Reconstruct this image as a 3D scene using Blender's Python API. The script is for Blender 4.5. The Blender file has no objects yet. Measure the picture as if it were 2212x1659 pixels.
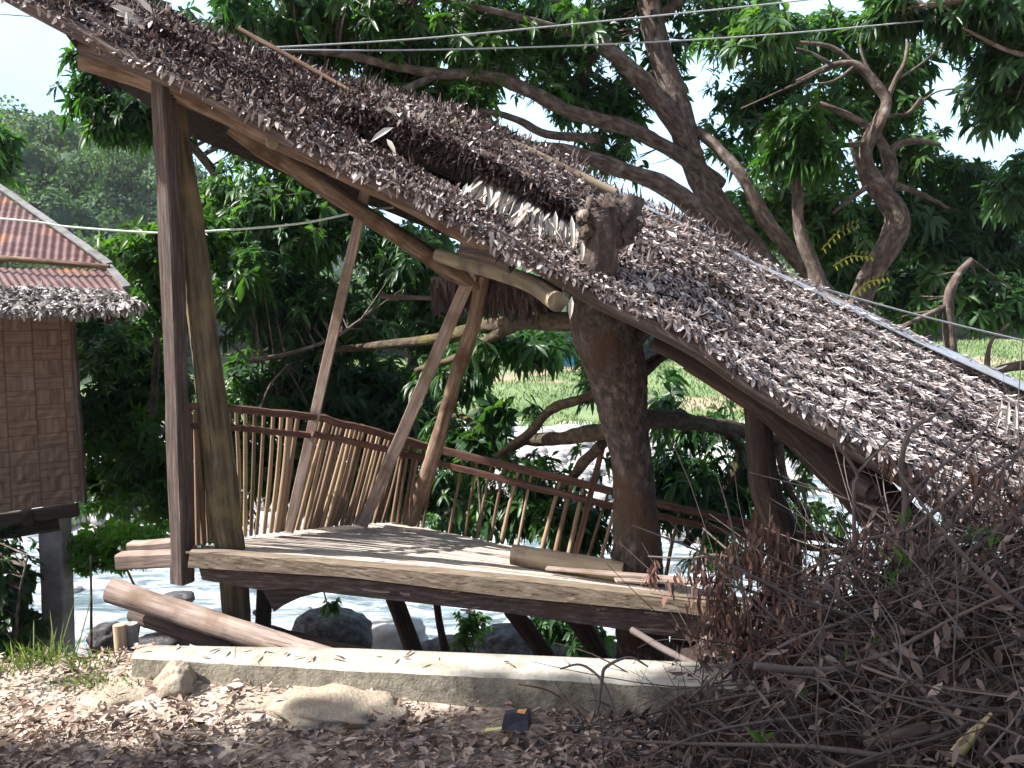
import bpy, math, numpy as np
from mathutils import Vector
rng = np.random.default_rng(7)
SC = bpy.context.scene
COL = SC.collection
# ---------------------------------------------------------------- camera, sky, sun, exposure
F = 1916.0; CX, CY = 1106.0, 829.5; EYE = 1.6
PITCH = math.atan(170 / F)
cam = bpy.data.cameras.new('camera'); camo = bpy.data.objects.new('camera', cam); COL.objects.link(camo)
cam.sensor_width = 36; cam.lens = 36 * F / 2212; cam.clip_end = 2000; cam.clip_start = .05
camo.location = (0, 0, EYE); camo.rotation_euler = (math.pi / 2 - PITCH, 0, 0)
SC.camera = camo
SUN = Vector((-0.78, -0.11, 0.83)).normalized()
w = bpy.data.worlds.new('World'); SC.world = w; w.use_nodes = True
nt = w.node_tree; bg = nt.nodes['Background']
sky = nt.nodes.new('ShaderNodeTexSky'); sky.sky_type = 'NISHITA'; sky.sun_disc = False
sky.sun_elevation = math.asin(SUN.z); sky.sun_rotation = math.atan2(SUN.x, SUN.y)
sky.air_density = 1.0; sky.dust_density = 4.0; sky.ozone_density = 1.5
tc = nt.nodes.new('ShaderNodeTexCoord'); cn = nt.nodes.new('ShaderNodeTexNoise'); cn.inputs['Scale'].default_value = 1.6; cn.inputs['Detail'].default_value = 6
nt.links.new(tc.outputs['Generated'], cn.inputs['Vector']); sx_ = nt.nodes.new('ShaderNodeSeparateXYZ'); nt.links.new(tc.outputs['Generated'], sx_.inputs[0])
ma = nt.nodes.new('ShaderNodeMath'); ma.operation = 'MULTIPLY_ADD'; nt.links.new(sx_.outputs[1], ma.inputs[0]); ma.inputs[1].default_value = .35; nt.links.new(cn.outputs[0], ma.inputs[2])
mr_ = nt.nodes.new('ShaderNodeMapRange'); mr_.inputs[1].default_value = .58; mr_.inputs[2].default_value = .86; nt.links.new(ma.outputs[0], mr_.inputs[0])
mx_ = nt.nodes.new('ShaderNodeMix'); mx_.data_type = 'RGBA'; nt.links.new(mr_.outputs[0], mx_.inputs[0]); nt.links.new(sky.outputs[0], mx_.inputs[6]); mx_.inputs[7].default_value = (5.0, 7.7, 9.8, 1)
nt.links.new(mx_.outputs[2], bg.inputs[0]); bg.inputs[1].default_value = 0.085
sl = bpy.data.lights.new('sun', 'SUN'); sl.energy = 5.0; sl.angle = math.radians(.6); sl.color = (1, .965, .93)
so = bpy.data.objects.new('sun', sl); COL.objects.link(so); so.location = (-8, -2, 12)
so.rotation_euler = SUN.to_track_quat('Z', 'Y').to_euler()
SC.view_settings.view_transform = 'Standard'; SC.view_settings.look = 'None'
SC.view_settings.exposure = 1.2; SC.view_settings.gamma = 1
SC.render.engine = 'CYCLES'
try:
    SC.cycles.max_bounces = 8; SC.cycles.transparent_max_bounces = 4; SC.cycles.use_denoising = True
except Exception: pass

# ---------------------------------------------------------------- helpers
cp, sp = math.cos(PITCH), math.sin(PITCH)
def ray(x, y):
    u, v = (x - CX) / F, (CY - y) / F
    return np.array([u, cp + v * sp, -sp + v * cp])
def at(x, y, Y):
    d = ray(x, y); t = Y / d[1]
    return np.array([d[0] * t, Y, EYE + d[2] * t])
def atz(x, y, z):
    d = ray(x, y); t = (z - EYE) / d[2]
    return np.array([d[0] * t, d[1] * t, z])
def proj(P):
    P = np.atleast_2d(P); dx = P[:, 0]; dy = P[:, 1]; dz = P[:, 2] - EYE
    f = dy * cp - dz * sp; u = dy * sp + dz * cp
    f = np.where(f < .05, .05, f)
    return CX + F * dx / f, CY - F * u / f
def nrm(a):
    a = np.asarray(a, float); l = np.linalg.norm(a, axis=-1, keepdims=True); l[l == 0] = 1
    return a / l
def inpoly(px, py, poly):
    c = np.zeros(len(px), bool); n = len(poly)
    for i in range(n):
        x1, y1 = poly[i]; x2, y2 = poly[(i + 1) % n]
        if y1 == y2: continue
        c ^= ((y1 > py) != (y2 > py)) & (px < (x2 - x1) * (py - y1) / (y2 - y1) + x1)
    return c
class MB:
    def __init__(s): s.V = []; s.Fq = []; s.T = []; s.G = []; s.n = 0; s.M = []
    def add(s, V, Fs, tint=.5, gc=None, mi=0):
        V = np.asarray(V, float).reshape(-1, 3)
        s.V.append(V)
        for f in Fs:
            f = np.asarray(f, int)
            if len(f): s.Fq.append(f + s.n); s.M.append(np.full(len(f), mi, int))
        t = np.asarray(tint, float); s.T.append(np.full(len(V), float(t)) if t.ndim == 0 else t)
        s.G.append(V if gc is None else np.asarray(gc, float)); s.n += len(V)
        return s
    def build(s, name, mat, parent=None, smooth=True, loc=None):
        V = np.concatenate(s.V); T = np.concatenate(s.T); G = np.concatenate(s.G)
        if parent is not None: L = np.array(parent.location)
        elif loc is not None: L = np.array(loc, float)
        else: L = np.array([(V[:, 0].min() + V[:, 0].max()) / 2, (V[:, 1].min() + V[:, 1].max()) / 2, V[:, 2].min()])
        me = bpy.data.meshes.new(name)
        me.vertices.add(len(V)); me.vertices.foreach_set('co', (V - L).astype(np.float32).ravel())
        loops = np.concatenate([f.ravel() for f in s.Fq]); sizes = np.concatenate([np.full(len(f), f.shape[1]) for f in s.Fq])
        st = np.concatenate([[0], np.cumsum(sizes)[:-1]])
        me.loops.add(len(loops)); me.loops.foreach_set('vertex_index', loops.astype(np.int32))
        me.polygons.add(len(sizes)); me.polygons.foreach_set('loop_start', st.astype(np.int32))
        me.polygons.foreach_set('loop_total', sizes.astype(np.int32))
        me.polygons.foreach_set('use_smooth', np.full(len(sizes), smooth))
        mats = mat if isinstance(mat, (list, tuple)) else [mat]
        for m_ in mats: me.materials.append(m_)
        if len(mats) > 1: me.polygons.foreach_set('material_index', np.concatenate(s.M).astype(np.int32))
        a = me.attributes.new('tint', 'FLOAT', 'POINT'); a.data.foreach_set('value', T.astype(np.float32))
        a = me.attributes.new('gc', 'FLOAT_VECTOR', 'POINT'); a.data.foreach_set('vector', G.astype(np.float32).ravel())
        me.update(calc_edges=True); me.validate()
        o = bpy.data.objects.new(name, me); COL.objects.link(o)
        if parent is not None: o.parent = parent
        else: o.location = L
        return o
def sub(o):   # a part that carries sub-parts keeps its parent's origin so coordinates stay simple
    return o
def under(part, root, mb, name, mat, smooth=True):
    V = mb.build(name, mat, root, smooth); V.parent = part; return V
def tag(o, label=None, cat=None, group=None, kind=None):
    if label: o['label'] = label
    if cat: o['category'] = cat
    if group: o['group'] = group
    if kind: o['kind'] = kind
    return o
def empty(name, loc, label, cat, group=None):
    o = bpy.data.objects.new(name, None); COL.objects.link(o); o.location = tuple(loc); o.empty_display_size = .1
    return tag(o, label, cat, group)
def catmull(P, R, res):
    P = np.asarray(P, float); R = np.asarray(R, float)
    if len(P) == 2:
        t = np.linspace(0, 1, res + 1)[:, None]; return P[0] * (1 - t) + P[1] * t, R[0] * (1 - t[:, 0]) + R[1] * t[:, 0]
    Q = np.vstack([2 * P[0] - P[1], P, 2 * P[-1] - P[-2]]); o = []; ro = []
    for i in range(len(P) - 1):
        a, b, c, d = Q[i:i + 4]
        for k in range(res):
            t = k / res
            o.append(.5 * ((2 * b) + (-a + c) * t + (2 * a - 5 * b + 4 * c - d) * t * t + (-a + 3 * b - 3 * c + d) * t ** 3))
            ro.append(R[i] * (1 - t) + R[i + 1] * t)
    o.append(P[-1]); ro.append(R[-1])
    return np.array(o), np.array(ro)
def tube(mb, P, R, seg=10, res=5, bump=0., tint=.5, knots=0, flat_end=True, mi=0):
    P = np.asarray(P, float)
    if np.ndim(R) == 0: R = np.full(len(P), float(R))
    C, r = catmull(P, R, res)
    n = len(C); T = np.gradient(C, axis=0); T = nrm(T)
    up = np.array([0, 0, 1.]) if abs(T[0][2]) < .9 else np.array([1., 0, 0])
    N = np.zeros((n, 3)); a = np.cross(T[0], up); a /= np.linalg.norm(a); N[0] = a
    for i in range(1, n):
        a = N[i - 1] - T[i] * np.dot(N[i - 1], T[i]); N[i] = a / np.linalg.norm(a)
    B = np.cross(T, N); th = np.linspace(0, 2 * np.pi, seg, endpoint=False)
    s = np.concatenate([[0], np.cumsum(np.linalg.norm(np.diff(C, axis=0), axis=1))])
    ph = rng.uniform(0, 6.28, 6); rr = r[:, None] * np.ones((1, seg))
    if bump:
        L = s[:, None] / max(r.mean(), 1e-4)
        rr = rr * (1 + bump * (np.sin(L * .9 + 2 * th[None] + ph[0]) * .5 + np.sin(L * .37 + ph[1]) * .6 + np.sin(L * .6 - 3 * th[None] + ph[2]) * .45 + np.sin(L * 1.9 + 4 * th[None] + ph[3]) * .25))
        rr = rr * (1 + bump * .35 * rng.standard_normal(rr.shape))
    if seg >= 22 and bump:
        TH = th[None] + 0 * L; rr = rr * (1 + .05 * (vnoise(np.cos(TH) * 5 + 9, np.sin(TH) * 5 + L * .35 + 9, 1.6, 2) - .5) + .035 * (vnoise(TH * 3.5, L * .8, 2.0, 7) - .5))
    if knots:
        for k in np.arange(knots * .5, s[-1], knots):
            rr = rr * (1 + .09 * np.exp(-((s[:, None] - k) / (r.mean() * .22)) ** 2))
    V = C[:, None] + rr[..., None] * (np.cos(th)[None, :, None] * N[:, None] + np.sin(th)[None, :, None] * B[:, None])
    off = rng.uniform(0, 20, 3)
    G = np.stack([np.cos(th)[None] * rr, np.sin(th)[None] * rr, s[:, None] * np.ones((1, seg))], -1) + off
    i = np.arange(n - 1)[:, None] * seg; j = np.arange(seg)[None]; j2 = (j + 1) % seg
    q = np.stack([i + j, i + j2, i + seg + j2, i + seg + j], -1).reshape(-1, 4)
    mb.add(V.reshape(-1, 3), [q], tint, G.reshape(-1, 3), mi)
    for e, fl in ((0, True), (n - 1, False)):
        ring = V[e]; c = C[e]; m = seg
        vv = np.vstack([ring, c[None]]); g = np.vstack([(ring - c) * 1.0 + off, off[None]])
        idx = np.arange(m); tri = np.stack([np.full(m, m), (idx + 1) % m, idx], -1) if fl else np.stack([np.full(m, m), idx, (idx + 1) % m], -1)
        mb.add(vv, [tri], tint, g, mi)
    return mb
def tubepx(mb, pts, seg=10, res=5, **k):   # pts: (x, y, Y, radius in photo px)
    P = [at(p[0], p[1], p[2]) for p in pts]; R = [p[3] * p[2] / F for p in pts]
    return tube(mb, P, R, seg, res, **k)
def board(mb, p0, p1, w, h, side=(0, 1, 0), ch=.006, n=6, wob=.002, tint=.5):
    """a sawn board from p0 to p1, w across `side`, h across the third axis, chamfered and slightly wavy"""
    p0 = np.asarray(p0, float); p1 = np.asarray(p1, float); T = p1 - p0; L = np.linalg.norm(T); T /= L
    S = np.asarray(side, float); S = S - T * np.dot(S, T); S /= np.linalg.norm(S); U = np.cross(T, S)
    a, b = w / 2, h / 2; c = min(ch, a * .4, b * .4)
    pr = np.array([(-a + c, -b), (a - c, -b), (a, -b + c), (a, b - c), (a - c, b), (-a + c, b), (-a, b - c), (-a, -b + c)])
    V = []; G = []; off = rng.uniform(0, 20, 3)
    for i in range(n + 1):
        t = i / n; j = rng.normal(0, wob, 2)
        for (x, y) in pr:
            V.append(p0 + T * L * t + S * (x + j[0]) + U * (y + j[1])); G.append(off + np.array([x, y, L * t]))
    q = [[i * 8 + k, i * 8 + (k + 1) % 8, (i + 1) * 8 + (k + 1) % 8, (i + 1) * 8 + k] for i in range(n) for k in range(8)]
    mb.add(V, [q], tint, G)
    mb.add(V[:8], [[[7, 6, 5, 4, 3, 2, 1, 0]]], tint, G[:8]); mb.add(V[-8:], [[[0, 1, 2, 3, 4, 5, 6, 7]]], tint, G[-8:])
    return mb
def prism(mb, front, th, tint=.5, along=0):
    """front: world points of a face, extruded by vector th"""
    A = np.asarray(front, float); B = A + np.asarray(th, float); n = len(A); V = np.vstack([A, B])
    G = V[:, [2, 1, 0]] if along == 0 else V
    q = [[(i + 1) % n, i, n + i, n + (i + 1) % n] for i in range(n)]
    for fs in ([q], [[list(range(n))]], [[list(range(2 * n - 1, n - 1, -1))]]): mb.add(V, fs, tint, G)
    return mb
def leaves(mb, P, D, N, L, W, droop=.3, fold=.25, tint=None, mi=0):
    n = len(P); D = nrm(D); S = nrm(np.cross(D, N)); U = np.cross(S, D)
    L = np.broadcast_to(L, n).astype(float)[:, None]; W = np.broadcast_to(W, n).astype(float)[:, None]
    dr = np.broadcast_to(droop, n).astype(float)[:, None]
    def c(t): return P + D * L * t * (1 - .25 * dr * t) + np.array([0, 0, -1.]) * dr * L * t * t * .8
    f = U * W * fold
    c1, c2 = c(.34), c(.7)
    V = np.stack([c(0), c1 - S * W + f, c1, c1 + S * W + f, c2 - S * W * .8 + f, c2, c2 + S * W * .8 + f, c(1)], 1).reshape(-1, 3)
    b = np.arange(n)[:, None] * 8
    tri = np.concatenate([b + np.array([[0, 2, 1]]), b + np.array([[0, 3, 2]]), b + np.array([[4, 5, 7]]), b + np.array([[5, 6, 7]])])
    q = np.concatenate([b + np.array([[1, 2, 5, 4]]), b + np.array([[2, 3, 6, 5]])])
    t = rng.random(n) if tint is None else tint
    mb.add(V, [tri, q], np.repeat(t, 8), None, mi)
def chips(mb, P, D, N, L, W, curl, tint):
    """short curled strips, four vertices rows"""
    n = len(P); D = nrm(D); S = nrm(np.cross(D, N)); U = np.cross(S, D)
    L = L[:, None]; W = W[:, None]; k = curl[:, None]
    rows = []
    for t, wf in ((0, .7), (.4, 1.), (.75, .8), (1, .25)):
        c = P + D * L * t + U * L * k * t * t
        rows += [c - S * W * wf, c + S * W * wf]
    V = np.stack(rows, 1).reshape(-1, 3); b = np.arange(n)[:, None] * 8
    q = np.concatenate([b + np.array([[0, 1, 3, 2]]), b + np.array([[2, 3, 5, 4]]), b + np.array([[4, 5, 7, 6]])])
    mb.add(V, [q], np.repeat(tint, 8))
def rosettes(mb, Cn, A, nl=11, L=.17, W=.022, spread=1.0, droop=.45, tint=None, size=None):
    n = len(Cn); A = nrm(A); C = np.repeat(Cn, nl, 0); Ax = np.repeat(A, nl, 0); m = len(C)
    ref = nrm(rng.normal(size=(m, 3))); S = nrm(np.cross(Ax, ref))
    e = rng.uniform(-.25, .9, m)[:, None]
    D = nrm(S * spread + Ax * e)
    sz = np.repeat(rng.uniform(.75, 1.2, n) if size is None else size, nl) * rng.uniform(.75, 1.1, m)
    t0 = np.repeat(rng.random(n) if tint is None else tint, nl) * .75 + rng.random(m) * .25
    leaves(mb, C - Ax * rng.uniform(0, .05, m)[:, None], D, Ax, L * sz, W * sz, droop * rng.uniform(.5, 1.4, m), .3, t0)
def twigs(mb, P0, D, L, R, bend=.3, m=5, seg=4, tint=None):
    n = len(P0); D = nrm(D); ts = np.linspace(0, 1, m + 1)
    b1 = rng.normal(size=(n, 3)) * bend; b2 = rng.normal(size=(n, 3)) * bend * .6; ph = rng.uniform(0, 6.28, (n, 1))
    L = np.broadcast_to(L, n).astype(float)[:, None]; R = np.broadcast_to(R, n).astype(float)[:, None]
    S = nrm(np.cross(D, rng.normal(size=(n, 3)))); U = np.cross(S, D); rows = []
    for t in ts:
        c = P0 + D * L * t + b1 * L * t * t + b2 * L * np.sin(t * 5 + ph) * .25 * min(1, t * 3)
        r = R * (1 - .7 * t)
        for k in range(seg):
            a = 2 * math.pi * k / seg; rows.append(c + r * (S * math.cos(a) + U * math.sin(a)))
    V = np.stack(rows, 1).reshape(-1, 3); K = seg * (m + 1); b = np.arange(n)[:, None] * K; q = []
    for i in range(m):
        for k in range(seg):
            k2 = (k + 1) % seg; q.append(b + np.array([[i * seg + k, i * seg + k2, (i + 1) * seg + k2, (i + 1) * seg + k]]))
    t = rng.random(n) if tint is None else tint
    G = V.copy()
    mb.add(V, [np.concatenate(q)], np.repeat(t, K), G)
    return P0 + D * L + b1 * L
def vnoise(X, Y, s, seed=0):
    X = X * s; Y = Y * s; xi = np.floor(X); yi = np.floor(Y); xf = X - xi; yf = Y - yi
    def h(a, b): v = np.sin(a * 127.1 + b * 311.7 + seed * 74.7) * 43758.5453; return v - np.floor(v)
    u = xf * xf * (3 - 2 * xf); v = yf * yf * (3 - 2 * yf)
    return (h(xi, yi) * (1 - u) + h(xi + 1, yi) * u) * (1 - v) + (h(xi, yi + 1) * (1 - u) + h(xi + 1, yi + 1) * u) * v
def rock(mb, c, r, seed=0, tint=.5, nu=26, nv=16, rough=.18):
    u = np.linspace(0, 2 * np.pi, nu, endpoint=False); v = np.linspace(0, np.pi, nv)
    Uu, Vv = np.meshgrid(u, v); d = np.stack([np.sin(Vv) * np.cos(Uu), np.sin(Vv) * np.sin(Uu), np.cos(Vv)], -1)
    g = np.random.default_rng(seed); k = np.ones(Uu.shape)
    for f in range(16 if nu > 20 else 7):
        a = g.normal(size=3) * (1.2 + f * .8); k += rough * .55 / (1 + f * .5) * np.sin(d @ a + g.uniform(0, 6))
    d = np.sign(d) * np.abs(d) ** .85
    V = np.array(c) + d * k[..., None] * np.array(r)
    i = np.arange(nv - 1)[:, None] * nu; j = np.arange(nu)[None]; j2 = (j + 1) % nu
    q = np.stack([i + j, i + nu + j, i + nu + j2, i + j2], -1).reshape(-1, 4)
    mb.add(V.reshape(-1, 3), [q], tint); return mb
def grid(mb, xs, ys, zf, tint=.5):
    X, Y = np.meshgrid(xs, ys); Z = zf(X, Y); nx = len(xs)
    i = np.arange(len(ys) - 1)[:, None] * nx; j = np.arange(nx - 1)[None]
    q = np.stack([i + j, i + j + 1, i + nx + j + 1, i + nx + j], -1).reshape(-1, 4)
    mb.add(np.stack([X, Y, Z], -1).reshape(-1, 3), [q], tint); return mb

# ---------------------------------------------------------------- materials
def ramp(N, stops):
    r = N.new('ShaderNodeValToRGB'); e = r.color_ramp.elements
    while len(e) < len(stops): e.new(.5)
    for i, (p, c) in enumerate(stops):
        e[i].position = p; e[i].color = (*c, 1)
    return r
CRACKED = {'weathered_timber', 'sawn_timber', 'greenish_post', 'peeled_pole', 'dark_timber', 'floor_slats', 'hewn_beam'}
def pm(name, stops, scale=(8, 8, 8), coord='gc', detail=6, rough=.85, bump=.3, bscale=None, bdist=.01, tint=None, tmix=.5, spec=.25,
       over=None, oscale=2., othr=(.45, .6), distort=.0, crack=0):
    m = bpy.data.materials.new(name); m.use_nodes = True; N = m.node_tree.nodes; K = m.node_tree.links
    b = N['Principled BSDF']; b.inputs['Roughness'].default_value = rough; b.inputs['Specular IOR Level'].default_value = spec
    if coord == 'gc':
        a = N.new('ShaderNodeAttribute'); a.attribute_name = 'gc'; vec = a.outputs['Vector']
    else:
        a = N.new('ShaderNodeNewGeometry'); vec = a.outputs['Position']
    mp = N.new('ShaderNodeMapping'); mp.inputs['Scale'].default_value = scale; K.new(vec, mp.inputs[0])
    no = N.new('ShaderNodeTexNoise'); no.inputs['Scale'].default_value = 1; no.inputs['Detail'].default_value = detail
    no.inputs['Roughness'].default_value = .62; no.inputs['Distortion'].default_value = distort; K.new(mp.outputs[0], no.inputs['Vector'])
    r = ramp(N, stops); K.new(no.outputs[0], r.inputs[0]); col = r.outputs[0]
    if tint:
        at_ = N.new('ShaderNodeAttribute'); at_.attribute_name = 'tint'; r2 = ramp(N, tint); K.new(at_.outputs['Fac'], r2.inputs[0])
        mx = N.new('ShaderNodeMix'); mx.data_type = 'RGBA'; mx.inputs[0].default_value = tmix
        K.new(col, mx.inputs[6]); K.new(r2.outputs[0], mx.inputs[7]); col = mx.outputs[2]
    if over:
        n2 = N.new('ShaderNodeTexNoise'); n2.inputs['Scale'].default_value = oscale; n2.inputs['Detail'].default_value = 5
        K.new(vec, n2.inputs['Vector']); mr = N.new('ShaderNodeMapRange'); mr.inputs[1].default_value = othr[0]; mr.inputs[2].default_value = othr[1]
        K.new(n2.outputs[0], mr.inputs[0]); mx = N.new('ShaderNodeMix'); mx.data_type = 'RGBA'; K.new(mr.outputs[0], mx.inputs[0])
        K.new(col, mx.inputs[6]); mx.inputs[7].default_value = (*over, 1); col = mx.outputs[2]
    if name in CRACKED:
        m3 = N.new('ShaderNodeMapping'); m3.inputs['Scale'].default_value = (85, 85, 2.2); K.new(vec, m3.inputs[0]); n3 = N.new('ShaderNodeTexNoise'); n3.inputs['Scale'].default_value = 1; n3.inputs['Detail'].default_value = 3; K.new(m3.outputs[0], n3.inputs['Vector'])
        r3 = N.new('ShaderNodeMapRange'); r3.inputs[1].default_value = .30; r3.inputs[2].default_value = .38; r3.inputs[3].default_value = .8; r3.inputs[4].default_value = 0; K.new(n3.outputs[0], r3.inputs[0])
        mx = N.new('ShaderNodeMix'); mx.data_type = 'RGBA'; K.new(r3.outputs[0], mx.inputs[0]); K.new(col, mx.inputs[6]); mx.inputs[7].default_value = (.022, .015, .012, 1); col = mx.outputs[2]
    K.new(col, b.inputs['Base Color'])
    if bump:
        bn = N.new('ShaderNodeTexNoise'); bn.inputs['Scale'].default_value = 1; bn.inputs['Detail'].default_value = 8; bn.inputs['Roughness'].default_value = .65
        m2 = N.new('ShaderNodeMapping'); m2.inputs['Scale'].default_value = bscale or tuple(2 * s for s in scale); K.new(vec, m2.inputs[0]); K.new(m2.outputs[0], bn.inputs['Vector'])
        bp = N.new('ShaderNodeBump'); bp.inputs['Strength'].default_value = bump; bp.inputs['Distance'].default_value = bdist
        K.new(bn.outputs[0], bp.inputs['Height']); K.new(bp.outputs[0], b.inputs['Normal'])
    return m
def leafmat(name, stops, trans=.35, rough=.4, spec=.5, tcol=1.6):
    tc_ = (tcol * 1.1, tcol * 1.25, tcol * .35, 1) if tcol > 1.05 else (1, .92, .85, 1)
    m = bpy.data.materials.new(name); m.use_nodes = True; N = m.node_tree.nodes; K = m.node_tree.links
    b = N['Principled BSDF']; b.inputs['Roughness'].default_value = rough; b.inputs['Specular IOR Level'].default_value = spec
    a = N.new('ShaderNodeAttribute'); a.attribute_name = 'tint'; r = ramp(N, stops); K.new(a.outputs['Fac'], r.inputs[0]); K.new(r.outputs[0], b.inputs['Base Color'])
    if trans:
        t = N.new('ShaderNodeBsdfTranslucent'); mu = N.new('ShaderNodeMix'); mu.data_type = 'RGBA'; mu.blend_type = 'MULTIPLY'; mu.inputs[0].default_value = 1
        K.new(r.outputs[0], mu.inputs[6]); mu.inputs[7].default_value = tc_; K.new(mu.outputs[2], t.inputs[0])
        mx = N.new('ShaderNodeMixShader'); mx.inputs[0].default_value = trans; K.new(b.outputs[0], mx.inputs[1]); K.new(t.outputs[0], mx.inputs[2])
        K.new(mx.outputs[0], N['Material Output'].inputs[0])
    return m
M = {}
M['timber'] = pm('weathered_timber', [(.3, (.045, .033, .030)), (.5, (.105, .079, .071)), (.7, (.215, .170, .155))], (70, 70, 4), bump=.55, bscale=(140, 140, 7), bdist=.004, over=(.09, .06, .045), oscale=5, othr=(.5, .75))
M['timber_light'] = pm('sawn_timber', [(.3, (.19, .14, .112)), (.5, (.32, .245, .205)), (.72, (.47, .38, .325))], (60, 60, 4), bump=.5, bscale=(140, 140, 9), bdist=.003, over=(.2, .14, .10), oscale=6, othr=(.5, .7))
M['beamface'] = pm('hewn_beam', [(.25, (.13, .095, .068)), (.5, (.215, .168, .122)), (.75, (.31, .255, .195))], (34, 34, 7), bump=.55, bscale=(120, 120, 50), bdist=.005, over=(.16, .125, .085), oscale=5, othr=(.55, .75), distort=.5)
M['timber_dark'] = pm('dark_timber', [(.3, (.028, .020, .018)), (.55, (.065, .046, .040)), (.75, (.125, .09, .078))], (50, 50, 4), bump=.6, bscale=(110, 110, 8), bdist=.005)
M['rail'] = pm('reddish_rail', [(.3, (.06, .03, .024)), (.5, (.12, .062, .048)), (.7, (.20, .115, .09))], (60, 60, 4), bump=.4, bdist=.003)
M['bamboo'] = pm('dry_bamboo', [(.3, (.33, .24, .15)), (.55, (.50, .40, .27)), (.75, (.60, .50, .37))], (40, 40, 1.5), bump=.25, bdist=.003, rough=.55, spec=.4, over=(.22, .13, .08), oscale=9, othr=(.55, .75))
M['bamboo_old'] = pm('old_bamboo', [(.3, (.16, .12, .08)), (.55, (.30, .24, .16)), (.75, (.42, .34, .24))], (40, 40, 1.5), bump=.3, bdist=.003, rough=.6, spec=.35, over=(.11, .085, .07), oscale=7, othr=(.5, .7))
M['pole'] = pm('peeled_pole', [(.3, (.10, .062, .043)), (.5, (.20, .135, .095)), (.7, (.36, .27, .195))], (45, 45, 5), bump=.6, bscale=(80, 80, 12), bdist=.006, over=(.12, .07, .045), oscale=8, othr=(.5, .65))
M['roundpost'] = pm('greenish_post', [(.3, (.055, .042, .027)), (.5, (.13, .10, .063)), (.7, (.22, .175, .11))], (40, 40, 3.5), bump=.7, bscale=(75, 75, 7), bdist=.007, over=(.24, .18, .09), oscale=3.2, othr=(.52, .7))
M['stick'] = pm('thin_sticks', [(.3, (.20, .12, .075)), (.5, (.36, .24, .15)), (.7, (.48, .35, .23))], (60, 60, 6), bump=.3, bdist=.002, tint=[(0, (.06, .038, .03)), (.6, (.20, .13, .09)), (1, (.42, .31, .20))], tmix=.7)
M['bark'] = pm('grey_brown_bark', [(.3, (.045, .033, .027)), (.5, (.13, .096, .08)), (.7, (.26, .21, .175))], (26, 26, 11), bump=.9, bscale=(55, 55, 24), bdist=.014, over=(.28, .25, .22), oscale=7, othr=(.6, .72))
M['moss'] = pm('mossy_bark', [(.3, (.03, .022, .016)), (.5, (.08, .06, .04)), (.7, (.15, .125, .08))], (30, 30, 14), bump=.9, bscale=(60, 60, 30), bdist=.014, over=(.12, .11, .035), oscale=5, othr=(.56, .7))
M['stump'] = pm('pollard_bark', [(.3, (.036, .028, .026)), (.5, (.095, .074, .067)), (.7, (.23, .185, .165))], (30, 30, 13), bump=1., bscale=(60, 60, 30), bdist=.02, over=(.09, .055, .038), oscale=4, othr=(.5, .62))
THT = [(0, (.018, .011, .010)), (.3, (.055, .036, .034)), (.55, (.18, .13, .118)), (.78, (.43, .36, .335)), (1, (.72, .67, .65))]
M['thatch'] = leafmat('dry_thatch', THT, trans=.12, rough=.6, spec=.35, tcol=1)
M['thatch_grey'] = leafmat('grey_thatch', [(0, (.05, .045, .045)), (.4, (.15, .137, .135)), (.8, (.38, .36, .355)), (1, (.60, .58, .57))], trans=.1, rough=.6, spec=.3, tcol=1)
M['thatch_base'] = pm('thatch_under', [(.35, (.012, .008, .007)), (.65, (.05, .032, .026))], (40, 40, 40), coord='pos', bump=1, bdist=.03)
M['deadleaf'] = leafmat('dead_leaves', [(0, (.08, .05, .038)), (.35, (.26, .185, .14)), (.7, (.50, .39, .31)), (1, (.72, .62, .53))], trans=.12, rough=.6, spec=.3, tcol=1)
M['redleaf'] = leafmat('red_brown_leaves', [(0, (.05, .024, .018)), (.5, (.17, .09, .07)), (1, (.34, .21, .165))], trans=.2, rough=.6, spec=.3, tcol=1)
M['brushleaf'] = leafmat('withered_leaves', [(0, (.028, .018, .016)), (.5, (.11, .075, .064)), (1, (.33, .26, .23))], trans=.12, rough=.6, spec=.3, tcol=1)
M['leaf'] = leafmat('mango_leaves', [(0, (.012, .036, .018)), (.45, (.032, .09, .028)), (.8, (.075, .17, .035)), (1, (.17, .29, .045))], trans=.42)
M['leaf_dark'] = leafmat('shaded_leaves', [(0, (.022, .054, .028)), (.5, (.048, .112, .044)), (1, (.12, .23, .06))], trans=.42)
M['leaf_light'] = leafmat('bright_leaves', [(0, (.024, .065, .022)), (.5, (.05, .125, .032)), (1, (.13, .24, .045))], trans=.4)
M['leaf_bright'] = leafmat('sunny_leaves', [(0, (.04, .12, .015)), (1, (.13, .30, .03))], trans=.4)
M['leaf_far'] = leafmat('far_leaves', [(0, (.04, .085, .045)), (.5, (.075, .14, .065)), (1, (.14, .22, .10))], trans=.2, rough=.7, spec=.2)
M['fern'] = leafmat('yellow_fern', [(0, (.10, .12, .01)), (1, (.24, .22, .03))], trans=.4)
M['grassm'] = leafmat('grass_blades', [(0, (.055, .10, .035)), (.6, (.12, .18, .065)), (1, (.25, .28, .13))], trans=.35, rough=.6, spec=.2, tcol=1.2)
M['soil'] = pm('pale_soil', [(.3, (.25, .19, .145)), (.5, (.42, .34, .27)), (.7, (.60, .51, .42))], (9, 9, 9), coord='pos', bump=.8, bscale=(40, 40, 40), bdist=.02, over=(.62, .54, .45), oscale=3.5, othr=(.5, .62))
M['stone'] = pm('pale_stone', [(.3, (.32, .26, .19)), (.5, (.44, .37, .28)), (.7, (.56, .49, .40))], (9, 9, 9), coord='pos', bump=1, bscale=(60, 60, 60), bdist=.014, over=(.25, .205, .15), oscale=9, othr=(.55, .7))
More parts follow.
